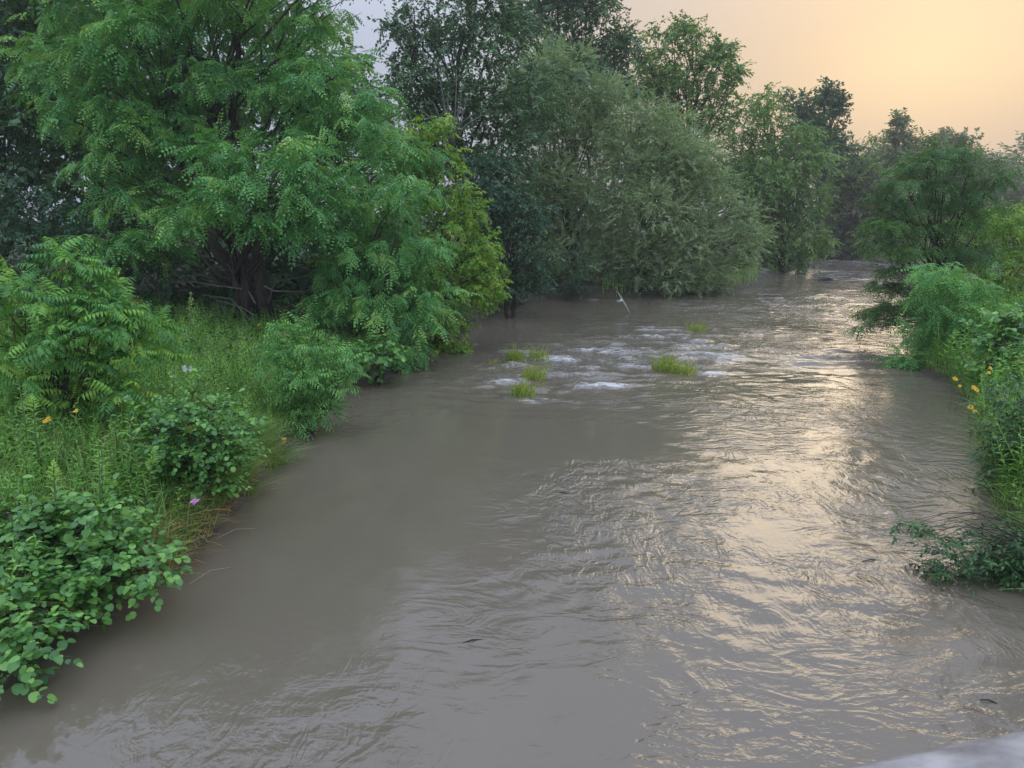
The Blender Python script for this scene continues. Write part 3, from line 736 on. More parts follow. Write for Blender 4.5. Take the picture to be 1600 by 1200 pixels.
tree('dark_tree', 'dark tree at the left frame edge behind the huge locust', (D(-30, 345, 33)[0], 33),
     yy([(20, 60, 60), (-20, 150, 70), (40, 190, 50), (10, 270, 50), (-60, 40, 80), (30, 120, 50), (-40, 250, 60), (60, 270, 36), (-80, -60, 90), (20, -40, 60)], 33), 'broad', 'dark', density=22, size=0.8, flat=0.8, droop=0.3, trunk_r=0.25, back=0.6)
tree('elder_bush', 'dark bluish bush in the shade between the left edge and the huge locust', (D(40, 345, 27.5)[0], 27.5),
     yy([(60, 320, 44), (20, 350, 50), (100, 350, 42), (-10, 300, 50), (140, 372, 36), (60, 385, 45), (-40, 370, 60), (110, 400, 40), (180, 410, 36), (225, 420, 30)], 27.5), 'broad', 'darkblue', density=40, size=0.6, flat=0.8, droop=0.3, trunk_r=0.08, stems=3, back=0.5, cat='bush')

# ================================================================== RIGHT BANK TREES
tree('locust_tree', 'layered locust tree on the right bank with flat tiers against the haze', (D(1500, 345, 29)[0], 29.0),
     yy([(1482, 238, 30), (1440, 256, 26), (1518, 260, 26), (1408, 284, 32), (1465, 284, 30), (1545, 276, 26), (1566, 266, 14), (1384, 310, 26), (1432, 316, 34), (1510, 306, 36), (1390, 346, 30), (1440, 352, 30), (1540, 326, 26),
         (1376, 376, 18), (1412, 386, 30), (1470, 392, 34), (1398, 418, 28), (1384, 446, 20), (1420, 448, 26), (1404, 482, 28), (1376, 500, 20), (1358, 510, 11), (1430, 476, 28), (1390, 390, 26), (1450, 430, 26), (1500, 350, 30), (1530, 395, 30)], 28.5),
     'locust_lite', 'locust_warm', density=78, size=0.60, flat=0.27, droop=0.45, trunk_r=0.12, back=0.4, inner=0.25, low=-0.25, clump=0)
tree('locust_bush', 'rounded dense locust shrub touching the water on the right bank', gxy(1475, 592, 0.4),
     yy([(1452, 432, 26), (1490, 440, 32), (1462, 478, 36), (1510, 480, 36), (1446, 518, 32), (1492, 528, 38), (1532, 520, 32), (1452, 556, 28), (1500, 562, 32), (1432, 572, 18), (1478, 578, 16), (1540, 455, 28), (1420, 558, 12), (1470, 440, 30), (1480, 590, 12), (1545, 540, 30), (1500, 500, 40)], 25.0),
     'locust_lite', 'locust', density=90, size=0.58, flat=0.75, droop=0.5, trunk_r=0.07, stems=3, back=0.4, cat='bush', low=-0.6)
tree('maple_bush', 'yellowish loose shrub on the right bank above the rounded locust shrub', (D(1570, 345, 33)[0], 33),
     yy([(1500, 385, 26), (1540, 375, 34), (1580, 362, 34), (1602, 395, 36), (1560, 418, 36), (1522, 418, 26), (1580, 340, 24), (1606, 335, 28), (1622, 455, 40), (1572, 455, 34), (1640, 380, 40), (1480, 400, 20), (1520, 450, 36), (1560, 480, 36), (1600, 500, 40), (1500, 350, 20), (1540, 340, 24)], 32.5),
     'boxelder', 'yellow', density=75, size=0.55, flat=0.85, droop=0.4, trunk_r=0.06, stems=3, back=0.4, cat='bush')

# ================================================================== SHRUBS WITH LEAVES ONE CAN PICK APART
def shape_alder(r):
    """a round blade: rim of nine points, folded along the midrib, on a short stalk"""
    out = [(0.10, 0.0), (0.18, 0.26), (0.42, 0.42), (0.70, 0.38), (0.92, 0.20), (1.0, 0.0)]
    f, b = r.uniform(0.12, 0.4), r.uniform(0.05, 0.35)
    z = lambda x, y: f * abs(y) - b * x * x + r.normal(0, 0.012)
    V = [(0, 0, 0.0)] + [(x, y, z(x, y)) for x, y in out] + [(x, -y, z(x, y)) for x, y in out[1:-1]]
    V += [(0.4, 0, -b * 0.16), (0.72, 0, -b * 0.52)]
    V = np.array(V); m1, m2 = 11, 12
    T = [(1, 2, m1), (2, 3, m1), (3, m2, m1), (3, 4, m2), (4, 5, m2), (5, 6, m2)]
    L = {2: 7, 3: 8, 4: 9, 5: 10, 1: 1, 6: 6, m1: m1, m2: m2}
    T = [(a, c, b_) for a, b_, c in T]
    T += [(L[a], L[c], L[b_]) for a, b_, c in T]
    w = 0.012
    V = np.concatenate([V, [(0.12, w, 0), (0.12, -w, 0)]])
    T += [(0, 14, 13)]
    return V, np.array(T)
def shape_oval(r):
    out = [(0.06, 0.0), (0.25, 0.17), (0.55, 0.21), (0.82, 0.11), (1.0, 0.0)]
    f, b = r.uniform(0.1, 0.4), r.uniform(0.05, 0.4)
    V = [(x, y, f * abs(y) - b * x * x) for x, y in out] + [(x, -y, f * abs(y) - b * x * x) for x, y in out[1:-1]] + [(0.5, 0, -b * 0.25)]
    c = 8
    rim = [0, 1, 2, 3, 4, 7, 6, 5]
    T = [(rim[(k + 1) % 8], rim[k], c) for k in range(8)]
    return np.array(V), np.array(T)
def shape_frond(r, pairs=6):
    """a pinnate leaf: arched stalk with paired drooping leaflets"""
    mb = MB()
    arch = r.uniform(0.25, 0.6)
    at = lambda u: np.array([u, 0, 0.25 * u - arch * u * u])
    P = np.array([at(u) for u in np.linspace(0, 1, 5)])
    mb.tube(P, np.linspace(0.010, 0.004, 5), 3)
    for q in range(pairs + 1):
        u = 0.22 + 0.76 * q / pairs
        d = unit(at(u + 0.02) - at(u - 0.02)); l = 0.36 * (1 - 0.35 * abs(2 * u - 1.1)); n = np.cross(d, (0, 1, 0)); n *= np.sign(n[2] + 1e-9)
        for sg in ((1, -1) if q < pairs else (0,)):
            dd = unit(d * (0.5 if sg else 1) + np.array([0, sg, 0]) + np.array([0, 0, r.uniform(-0.75, -0.25)]))
            s = unit(np.cross(n, dd)); up = np.cross(dd, s); w = l * 0.30
            p0 = at(u); a = p0 + dd * l * 0.38; b = p0 + dd * l - up * l * 0.22
            V = np.array([p0, a + s * w / 2 + up * w * 0.15, b, a - s * w / 2 + up * w * 0.15, a - up * w * 0.05])
            mb.add(V, np.array([(0, 4, 1), (1, 4, 2), (0, 3, 4), (3, 2, 4)]))
    return np.concatenate(mb.V), np.concatenate(mb.T)
def leaf_set(key, fn, mat, n=7, seed=0, **kw):
    r = np.random.default_rng(seed); SPRAY[key] = []; meshes = []
    for k in range(n):
        V, T = fn(r, **kw)
        SPRAY[key].append((V, T, np.full(len(V), 0.5)))
        o = mesh_obj('leaf', V, T, mat); meshes.append(o.data); bpy.data.objects.remove(o)
    return meshes
LEAF = {'alder': leaf_set('leaf_alder', shape_alder, M['alder_obj'], seed=1), 'frond': leaf_set('leaf_frond', shape_frond, M['frond_obj'], seed=2),
        'stream': leaf_set('leaf_stream', shape_frond, M['shrub_obj'], seed=3, pairs=4), 'oval': leaf_set('leaf_oval', shape_oval, M['bush_obj'], seed=4)}
LEAF_MAT = {'alder': M['alder'], 'frond': leaf_mat('pinnate_blade_mass', (0.055, 0.160, 0.050), (0.100, 0.240, 0.060), (0.220, 0.360, 0.065), 0.32, 0.5),
            'stream': leaf_mat('streamside_blade_mass', (0.065, 0.180, 0.065), (0.095, 0.240, 0.080), (0.160, 0.320, 0.100), 0.32, 0.5),
            'oval': leaf_mat('dark_bush_blade_mass', (0.022, 0.065, 0.028), (0.036, 0.095, 0.038), (0.064, 0.145, 0.055), 0.28, 0.42, 0.5)}
def leafy_shrub(name, label, base, lobes_px, leaf, leaf_len, shoots, per_shoot, shoot_len, n_obj=300, flat=0.85, droop=0.2, whorl=False, low=-0.5, cat='bush', depth=0.5, extra=(), inner=0.5, branch_r=0.02):
    ymean = float(np.mean([l[3] for l in lobes_px])) + 0.2
    bx, by = base
    if by < ymean: bx, by = bx * ymean / by, ymean
    bz = max(gz(bx, by), -0.2)
    org = np.array([bx, by, bz]); root = thing(name, label, cat, org)
    P, X, N = [], [], []
    lobes = []
    for px, py, rp, Y in lobes_px:
        c = D(px, py, Y); rad = rp * mpp(Y); c[1] += rng.normal(0, 0.5 * depth * rad)
        lobes.append((c, rad)); lobes.append((c + np.array([rng.normal(0, .3) * rad, 0.9 * rad, -0.2 * rad]), rad))
    tot = sum(r_ * r_ for _, r_ in lobes)
    for c, rad in lobes:
        p, x, n = lobe_sprays(c, rad, max(3, int(shoots * rad * rad / tot)), flat, droop, rng, low, inner)
        P.append(p); X.append(x); N.append(n)
    P, X, N = map(np.concatenate, (P, X, N))
    X /= np.linalg.norm(X, axis=1, keepdims=True)
    gzs = ground_z(P[:, 0], P[:, 1]); P[:, 2] = np.maximum(P[:, 2], np.maximum(gzs, 0) + 0.10)
    lp, lx, ln = [], [], []
    for k in range(per_shoot):
        u = (k + rng.uniform(0.2, 0.8, len(P))) / per_shoot
        pos = P + X * (u * shoot_len)[:, None]; pos[:, 2] -= 0.12 * shoot_len * u * u
        if whorl:
            th = k * 2.4 + rng.uniform(0, 6.28, len(P)) * 0.2
            A = np.cross(X, np.array([0.2, 0.3, 0.9])); A /= np.linalg.norm(A, axis=1, keepdims=True); B = np.cross(X, A)
            d = A * np.cos(th)[:, None] + B * np.sin(th)[:, None] + X * (0.25 + 0.5 * u)[:, None]
            d[:, 2] = np.maximum(d[:, 2], -0.25)
        else:
            side = (1 if k % 2 else -1)
            Yv = np.cross(N, X); Yv /= np.linalg.norm(Yv, axis=1, keepdims=True)
            ang = rng.uniform(0.4, 1.2, len(P)) * side * (k < per_shoot - 1)
            d = X * np.cos(ang)[:, None] + Yv * np.sin(ang)[:, None]
            d += rng.normal(0, 0.25, d.shape); d[:, 2] -= 0.15
        n = np.array([0, 0, 1.0]) + N * 0.4 + rng.normal(0, 0.30, d.shape)
        lp.append(pos); lx.append(d); ln.append(n)
    lp, lx, ln = map(np.concatenate, (lp, lx, ln))
    for (p, d, n) in extra: lp = np.vstack([lp, p]); lx = np.vstack([lx, d]); ln = np.vstack([ln, n])
    ok = lp[:, 2] > 0.03
    lp, lx, ln = lp[ok], lx[ok], ln[ok]
    s = leaf_len * rng.uniform(0.5, 1.25, len(lp))
    # the leaves that show largest are objects: those nearest the viewer's side of the shrub and highest
    view = np.array([0, 0, CAM_H]) - org; view /= np.linalg.norm(view)
    px_ok = (np.abs(lp[:, 0] / lp[:, 1]) < 0.72)
    score = (lp - org) @ view + 0.25 * (lp[:, 2] - bz) + s / leaf_len * 0.3 + rng.normal(0, 0.35, len(lp)) - 50 * (~px_ok)
    order = np.argsort(-score); a, b = order[:n_obj], order[n_obj:]
    Xn = lx[a] / np.linalg.norm(lx[a], axis=1, keepdims=True); Yn = np.cross(ln[a], Xn); Yn /= np.linalg.norm(Yn, axis=1, keepdims=True); Zn = np.cross(Xn, Yn)
    for k in range(len(a)):
        o = bpy.data.objects.new('leaf', LEAF[leaf][k % len(LEAF[leaf])]); COL.objects.link(o); o.parent = root
        m = Matrix(((Xn[k, 0], Yn[k, 0], Zn[k, 0]), (Xn[k, 1], Yn[k, 1], Zn[k, 1]), (Xn[k, 2], Yn[k, 2], Zn[k, 2]))).to_4x4()
        o.matrix_local = Matrix.Translation(Vector(lp[a[k]] - org)) @ m @ Matrix.Scale(float(s[a[k]]), 4)
    if len(b):
        V, T, av = place_sprays('leaf_' + leaf, lp[b], lx[b], ln[b], s[b], rng.uniform(-0.5, 0.5, len(b)))
        av = np.clip(av, 0, 1); TRI['n'] += len(T)
        mesh_obj('foliage', V - org, T, LEAF_MAT[leaf], root, av)['kind'] = 'stuff'
    wd = MB()
    for c, rad in lobes:
        wd.tube(curve(org - [0, 0, 0.15], c, up=0.1, wob=0.04, n=6) - org, branch_r * np.linspace(1, 0.35, 6), 5)
    for k in range(0, len(P), 2):
        c = lobes[int(np.argmin([np.linalg.norm(P[k] - l[0]) / l[1] for l in lobes]))][0]
        wd.tube(np.array([c * 0.7 + org * 0.3 if False else c, (c + P[k]) / 2 + rng.normal(0, 0.03, 3), P[k], P[k] + X[k] * shoot_len - [0, 0, 0.12 * shoot_len]]) - org, branch_r * np.array([0.4, 0.3, 0.22, 0.1]), 4)
    wd.build('branches', M['bark'], root, True)['kind'] = 'stuff'
    return root
leafy_shrub('walnut_bush', 'large bush of long drooping pinnate leaves with lime tips at the left edge', gxy(105, 668, 1.25),
            yy([(95, 440, 36), (60, 480, 45), (20, 500, 50), (130, 480, 45), (170, 500, 40), (210, 500, 26), (140, 550, 55), (70, 570, 55), (10, 590, 50), (190, 560, 36), (150, 600, 40), (40, 640, 45), (100, 420, 20), (-40, 540, 60), (0, 460, 36), (100, 640, 40), (60, 610, 40), (170, 610, 30), (120, 520, 60)], 13.6),
            'frond', 0.48, 190, 7, 0.30, whorl=True, droop=-0.35, low=-0.35)
leafy_shrub('ash_bush', 'bright green pinnate-leaved bush at the water edge in the middle of the left bank', gxy(478, 655, 0.35),
            yy([(470, 545, 30), (432, 562, 28), (510, 572, 26), (540, 582, 14), (482, 605, 38), (502, 640, 26), (452, 625, 32), (440, 535, 18), (528, 610, 20), (472, 655, 22), (552, 566, 8), (455, 520, 14)], 17.0),
            'stream', 0.36, 160, 7, 0.25, whorl=True, droop=-0.3, low=-0.6)
leafy_shrub('alder_bush', 'round-leaved young alder standing in the goldenrod above the grassy edge', gxy(310, 780, 0.9),
            yy([(300, 640, 34), (270, 672, 38), (332, 682, 38), (312, 720, 38), (352, 722, 24), (270, 722, 34), (240, 690, 20), (342, 758, 16), (302, 615, 18), (362, 690, 14), (222, 655, 16), (300, 755, 30), (265, 760, 26), (330, 770, 20), (300, 700, 45)], 11.6),
            'alder', 0.095, 480, 9, 0.42, droop=-0.1, low=-0.5)
leafy_shrub('alder_bush', 'big round-leaved alder in the near left corner overhanging the water', gxy(40, 945, 0.3),
            yy([(62, 832, 42), (20, 862, 45), (112, 850, 34), (152, 845, 34), (192, 855, 28), (14, 800, 30), (158, 800, 18), (70, 790, 18)], 9.0)
            + yy([(232, 893, 24), (62, 900, 45), (130, 900, 38), (190, 905, 26), (100, 935, 28), (160, 880, 30)], 8.5) + yy([(18, 930, 42), (70, 950, 24)], 7.9)
            + yy([(40, 985, 32), (75, 1000, 14)], 7.4) + yy([(24, 1030, 24), (50, 1020, 16)], 7.05) + yy([(12, 1066, 14)], 6.8),
            'alder', 0.108, 640, 9, 0.40, droop=0.05, low=-0.6)
leafy_shrub('alder_bush', 'small alder leaning over the water in the shade of the drooping locust', gxy(585, 590, 0.3),
            yy([(560, 558, 20), (592, 555, 24), (620, 560, 14), (592, 572, 12), (545, 545, 14), (605, 540, 16)], 22.2), 'alder', 0.17, 90, 8, 0.4, n_obj=150, low=-0.5)
leafy_shrub('privet_bush', 'dark small-leaved bush reaching over the water in the near right corner', (G(1660, 985, 0.2)[0], G(1660, 985, 0.2)[1]),
            yy([(1482, 866, 22), (1522, 868, 32), (1572, 866, 38), (1612, 880, 45), (1462, 902, 18), (1502, 906, 26), (1552, 916, 36), (1602, 930, 40), (1582, 845, 22), (1470, 845, 11), (1500, 848, 12), (1442, 832, 8), (1418, 824, 5), (1405, 820, 3), (1455, 838, 8), (1640, 900, 40), (1448, 920, 10), (1695, 860, 50), (1710, 760, 58), (1735, 650, 70), (1760, 540, 80)], 9.6),
            'oval', 0.085, 1000, 10, 0.30, droop=0.1, low=-0.7, inner=0.35, branch_r=0.009)
leafy_shrub('bramble_bush', 'dark glossy bush at the right frame edge below the yellow flowers', (G(1640, 765, 0.5)[0], G(1640, 765, 0.5)[1]),
            yy([(1572, 690, 26), (1600, 680, 34), (1562, 725, 22), (1592, 730, 32), (1620, 720, 40), (1572, 770, 16), (1600, 775, 22), (1552, 772, 8), (1585, 640, 22), (1610, 630, 30)], 13.0),
            'oval', 0.12, 330, 9, 0.32, droop=0.1, low=-0.6, inner=0.35, branch_r=0.012)

leafy_shrub('dogwood_bush', 'mid-green broad-leaved bush bulging from the right bank above the glossy bush', (D(1600, 345, 20)[0], 20.0),
            yy([(1562, 535, 26), (1592, 515, 32), (1608, 565, 36), (1548, 572, 18), (1582, 596, 24), (1625, 520, 40), (1570, 500, 16)], 19.8),
            'alder', 0.15, 260, 9, 0.42, n_obj=200, droop=0.05, low=-0.6)

# ================================================================== HERBS AND GRASSES
def blades(P, H, lean, width, bend, seg=4, r=rng):
    """grass blades: tapered strips rising at P, H tall, bent over along lean (unit xy); vectorised"""
    n = len(P); t = np.linspace(0, 1, seg + 1)
    ld = np.concatenate([lean, np.zeros((n, 1))], 1)
    sd_ = np.stack([-lean[:, 1], lean[:, 0], np.zeros(n)], 1)
    a = r.uniform(-0.9, 0.9, n); sd_ = sd_ * np.cos(a)[:, None] + ld * np.sin(a)[:, None]
    c = P[:, None, :] + ld[:, None, :] * (H * bend)[:, None, None] * (t ** 1.8)[None, :, None]
    c[:, :, 2] += (H[:, None] * (t[None] - 0.38 * np.clip(bend, 0, 1.6)[:, None] * t[None] ** 2.2))
    w = width[:, None] * (1 - t[None] ** 1.5) * 0.5 + 0.0006
    A = c + sd_[:, None, :] * w[:, :, None]; B = c - sd_[:, None, :] * w[:, :, None]
    V = np.stack([A, B], 2).reshape(n, -1, 3); m = 2 * (seg + 1)
    k = np.arange(seg) * 2
    T = np.concatenate([np.stack([k, k + 1, k + 3], -1), np.stack([k, k + 3, k + 2], -1)])
    T = (T[None] + (np.arange(n) * m)[:, None, None]).reshape(-1, 3)
    return V.reshape(-1, 3), T, m
def grass(name, P, Hr, width, bendr, mat, lean_bias=None, kind='stuff', label=None, parent=None, org=None, seg=4, cat=None, jit=0.8):
    n = len(P); H = rng.uniform(*Hr, n)
    a = rng.uniform(0, 2 * np.pi, n); lean = np.stack([np.cos(a), np.sin(a)], 1)
    if lean_bias is not None:
        lean = lean * jit + np.array(lean_bias); lean /= np.linalg.norm(lean, axis=1, keepdims=True)
    V, T, m = blades(P, H, lean, rng.uniform(0.6, 1.3, n) * width, rng.uniform(*bendr, n), seg)
    var = np.repeat(np.clip(rng.normal(0.5, 0.22, n), 0, 1), m)
    TRI['n'] += len(T)
    o = mesh_obj(name, V - (0 if org is None else np.array(org)), T, M[mat], parent, var)
    if org is not None: o.location = org
    return tag(o, label, cat, kind=kind)
def scatter(n, xr, yr, cond):
    out = []
    while sum(map(len, out)) < n:
        x = rng.uniform(*xr, n); y = rng.uniform(*yr, n); sd = river_sd(x, y); k = cond(x, y, sd)
        x, y, sd = x[k], y[k], sd[k]
        out.append(np.stack([x, y, ground_z(x, y)], 1))
    return np.concatenate(out)[:n]
leftb = lambda lo, hi: (lambda x, y, sd: (sd > lo) & (sd < hi) & (x < 0) & (x > -0.76 * y - 0.4))
rightb = lambda lo, hi: (lambda x, y, sd: (sd > lo) & (sd < hi) & (x > 0) & (x < 0.80 * y + 0.6))
P = scatter(20000, (-22, 0), (6, 25), leftb(0.2, 9)); H_fade = 1
grass('meadow_grass', P, (0.30, 0.80), 0.020, (0.2, 0.9), 'grass', seg=3, label='tall mixed grass covering the open left bank')
P = scatter(4200, (-8, 0), (7.5, 20), leftb(0.1, 0.9))
grass('bank_edge_grass', P, (0.25, 0.62), 0.018, (0.5, 1.35), 'grass', lean_bias=(0.8, -0.5), seg=3, label='long grass flopping over the left waterline')
P = scatter(1500, (-8, 0), (7.5, 16), leftb(-0.02, 0.7))
grass('straw', P, (0.2, 0.6), 0.014, (0.6, 1.6), 'dry', lean_bias=(0.8, -0.5), label='dry straw hanging at the left waterline')
P = scatter(9000, (4, 30), (8, 32), rightb(0.05, 7))
grass('right_bank_grass', P, (0.3, 0.8), 0.020, (0.2, 0.9), 'grass', seg=3, label='tall mixed grass on the right bank')

P = scatter(2600, (4, 30), (9, 34), rightb(0.02, 0.7))
grass('right_edge_grass', P, (0.35, 0.8), 0.02, (0.6, 1.5), 'grass', lean_bias=(-0.9, -0.2), label='long grass hanging over the right waterline', seg=3)
def spray_forb(r, n=17):
    """a leafy weed stem along +X with narrow leaves all round"""
    mb = MB()
    mb.tube(np.array([(0, 0, 0), (0.5, 0.02, 0.02), (1, 0, 0)]), [0.012, 0.009, 0.004], 3, 0.4)
    for k in range(n):
        u = 0.12 + 0.88 * k / n; th = k * 2.4
        d = unit((0.55, math.cos(th), math.sin(th))); L = 0.20 * (1.15 - 0.75 * u)
        mb.add(*leaflet((u, 0, 0), d, L, L * 0.30, (1, 0, 0.01), 0.1, 0.25), r.uniform(0.2, 0.6) + 0.4 * u)
    return mb
SPRAY['forb'] = pack(spray_forb, 6, 21)
SPRAY['nettle'] = pack(spray_forb, 6, 22, n=12)
def herbs(name, P, hr, kind, mat, label, tilt=0.25):
    n = len(P); X = np.array([0, 0, 1.0]) + np.concatenate([rng.normal(0, tilt, (n, 2)), np.zeros((n, 1))], 1)
    N = np.stack([rng.normal(0, 1, n), rng.normal(0, 1, n), np.zeros(n)], 1)
    V, T, a = place_sprays(kind, P, X, N, rng.uniform(*hr, n))
    TRI['n'] += len(T)
    return tag(mesh_obj(name, V, T, M[mat], None, a), label, kind='stuff')
herbs('weeds', scatter(2600, (-22, 0), (6.5, 27), leftb(0.35, 10)), (0.4, 1.0), 'forb', 'herb', 'leafy weeds among the grass of the left bank')
herbs('right_bank_weeds', scatter(1900, (4, 30), (8, 34), rightb(0.15, 6)), (0.6, 1.5), 'forb', 'herb', 'leafy weeds among the grass of the right bank')
# low broad-leaved cover in the shade
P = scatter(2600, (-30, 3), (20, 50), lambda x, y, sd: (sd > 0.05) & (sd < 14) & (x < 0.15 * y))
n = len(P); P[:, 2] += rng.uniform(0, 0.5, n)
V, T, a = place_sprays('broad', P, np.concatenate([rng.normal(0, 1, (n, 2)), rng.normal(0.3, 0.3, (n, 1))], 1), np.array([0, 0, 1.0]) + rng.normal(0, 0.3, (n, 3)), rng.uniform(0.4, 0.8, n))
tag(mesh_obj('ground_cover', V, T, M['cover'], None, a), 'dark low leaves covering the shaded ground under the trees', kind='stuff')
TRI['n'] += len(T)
P = scatter(700, (6, 24), (46, 75), lambda x, y, sd: (sd > 0.0) & (sd < 2.0) & (x < 0.33 * y))
o = grass('shore_grass', P, (0.8, 1.7), 0.05, (0.2, 0.7), 'grass', label='bright grass on the left shore beside the spreading willow')

# ---- goldenrod stems one can tell apart
def goldenrod(r, plume):
    st, fo = MB(), MB()
    L = 1.0
    P = np.array([(0, 0, 0), (0.02, 0.01, 0.5), (r.normal(0, 0.06), r.normal(0, 0.06), 1.0)])
    st.tube(P, [0.012, 0.009, 0.004], 4)
    for k in range(46):
        u = 0.08 + 0.92 * k / 46; th = k * 2.4; d = unit((math.cos(th), math.sin(th), 0.55)); l = 0.19 * (1.2 - 0.8 * u)
        c = P[0] * (1 - u) ** 2 + 2 * u * (1 - u) * P[1] + u * u * P[2]
        fo.add(*leaflet(c, d, l, l * 0.20, (0, 0, 1), 0.1, 0.3), 0.25 + 0.6 * u)
    if plume:
        for k in range(26):
            th = k * 2.4; u = k / 26; d = unit((math.cos(th), math.sin(th), 0.9)); c = P[2] + np.array([0, 0, -0.14 + 0.2 * u])
            fo.add(*leaflet(c, d, 0.09 * (1.1 - u), 0.03, (0, 0, 1), 0.1, 0.4), 0.95)
    return st, fo
GR = []
for k in range(5):
    st, fo = goldenrod(rng, k % 2)
    a = st.build('stem', M['stem']); b = fo.build('foliage', M['herb'])
    GR.append((a.data, b.data)); bpy.data.objects.remove(a); bpy.data.objects.remove(b)
P = scatter(90, (-12, 0), (8.5, 20), leftb(0.6, 5.5))
for p in P:
    root = thing('goldenrod', 'slender green goldenrod stem standing in the grass of the left bank', 'weed', p, 'goldenrod stems on the left bank')
    root.rotation_euler = (rng.normal(0, 0.1), rng.normal(0, 0.1), rng.uniform(0, 6.28)); s = rng.uniform(0.85, 1.45); root.scale = (s, s, s)
    k = rng.integers(0, 5)
    for nm, me in (('stem', GR[k][0]), ('foliage', GR[k][1])):
        o = bpy.data.objects.new(nm, me); COL.objects.link(o); o.parent = root
# one tall pale weed in seed against the shade
p0 = G(300, 555, 1.4); p0[2] = gz(p0[0], p0[1])
root = thing('seed_weed', 'tall pale seeding weed rising against the dark shade under the huge locust', 'weed', p0)
st, fo = MB(), MB()
top = D(298, 458, p0[1]); Lw = top[2] - p0[2]
st.tube(np.array([(0, 0, 0), (0.02, 0, Lw * 0.5), (top[0] - p0[0], 0, Lw)]), [0.015, 0.011, 0.004], 5)
for k in range(260):
    u = rng.uniform(0.45, 1.0); th = rng.uniform(0, 6.28); rr = 0.26 * Lw * (1.05 - u) * rng.uniform(0.2, 1)
    c = np.array([math.cos(th) * rr + (top[0] - p0[0]) * u, math.sin(th) * rr, Lw * u - rr * 0.2])
    fo.add(*leaflet(c, unit(rng.normal(0, 1, 3) + [0, 0, 0.6]), 0.06, 0.03, (0.3, 0.2, 1)), rng.uniform(0.5, 1))
for k in range(40):
    u = k / 40 * 0.6; th = k * 2.4
    fo.add(*leaflet((0.02 * u, 0, Lw * u), unit((math.cos(th), math.sin(th), 0.3)), 0.22, 0.05, (0, 0, 1), 0.1, 0.4), rng.uniform(0.3, 0.8))
st.build('stem', M['stem'], root); fo.build('foliage', M['grass'], root)['kind'] = 'stuff'

# ---- separate tufts
def tuft(label, center, n, rad, Hr, width, bendr, mat, bias=None, name='grass_tuft', sub=None, jit=0.8):
    c = np.array(center, float); a = rng.uniform(0, 6.28, n); q = rad * np.sqrt(rng.uniform(0, 1, n))
    P = np.stack([c[0] + np.cos(a) * q, c[1] + np.sin(a) * q, np.zeros(n)], 1)
    P[:, 2] = np.maximum(ground_z(P[:, 0], P[:, 1]), -0.12)
    base = (c[0], c[1], float(P[:, 2].min()))
    root = thing(name, label, 'grass tuft', base)
    o = grass('blades', P, Hr, width, bendr, mat, lean_bias=bias, kind='stuff', parent=root, org=None, jit=jit)
    o.data.transform(Matrix.Translation(-Vector(base)))
    return root
g = G(425, 700, 0.35); tuft('fine pale green grass tuft arching towards the river below the pinnate bush', g - [0.35, 0, 0], 800, 0.55, (0.45, 0.85), 0.016, (0.6, 1.3), 'grass', (0.9, -0.4))
g = G(385, 745, 0.35); tuft('fine grass tuft arching over the water edge beside the round-leaved alder', g - [0.35, 0, 0], 600, 0.5, (0.4, 0.8), 0.015, (0.6, 1.3), 'grass', (0.9, -0.4))
g = G(225, 850, 0.5); tuft('brown dry grass tuft above the near left alder', g, 160, 0.35, (0.4, 0.75), 0.022, (0.5, 1.3), 'dry', (0.3, -0.3), 'dry_grass_tuft')
for px, py, n, rad, H, lb in ((806, 560, 150, 0.42, 0.62, 'leftmost broad grass clump standing in the rapids'), (842, 560, 130, 0.40, 0.6, 'grass clump joined to the right of the leftmost one in the rapids'),
                              (832, 590, 150, 0.42, 0.62, 'middle grass clump in the rapids below the two broad ones'), (816, 612, 150, 0.42, 0.5, 'lowest yellowish grass clump in the rapids, nearest the viewer'),
                              (1040, 577, 190, 0.45, 0.70, 'grass clump at the head of the smooth water, left half of the lone pair'), (1068, 581, 150, 0.45, 0.5, 'grass clump at the head of the smooth water, right half of the lone pair'),
                              (1088, 516, 90, 0.45, 0.6, 'small lone grass clump farther upstream in the river'), (773, 566, 60, 0.4, 0.25, 'low drowned grass clump left of the others')):
    g = G(px, py); tuft(lb, g, n, rad, (0.5 * H, 1.45 * H), 0.030, (0.15, 1.1), 'reed', (0.1, -0.75), 'river_grass')

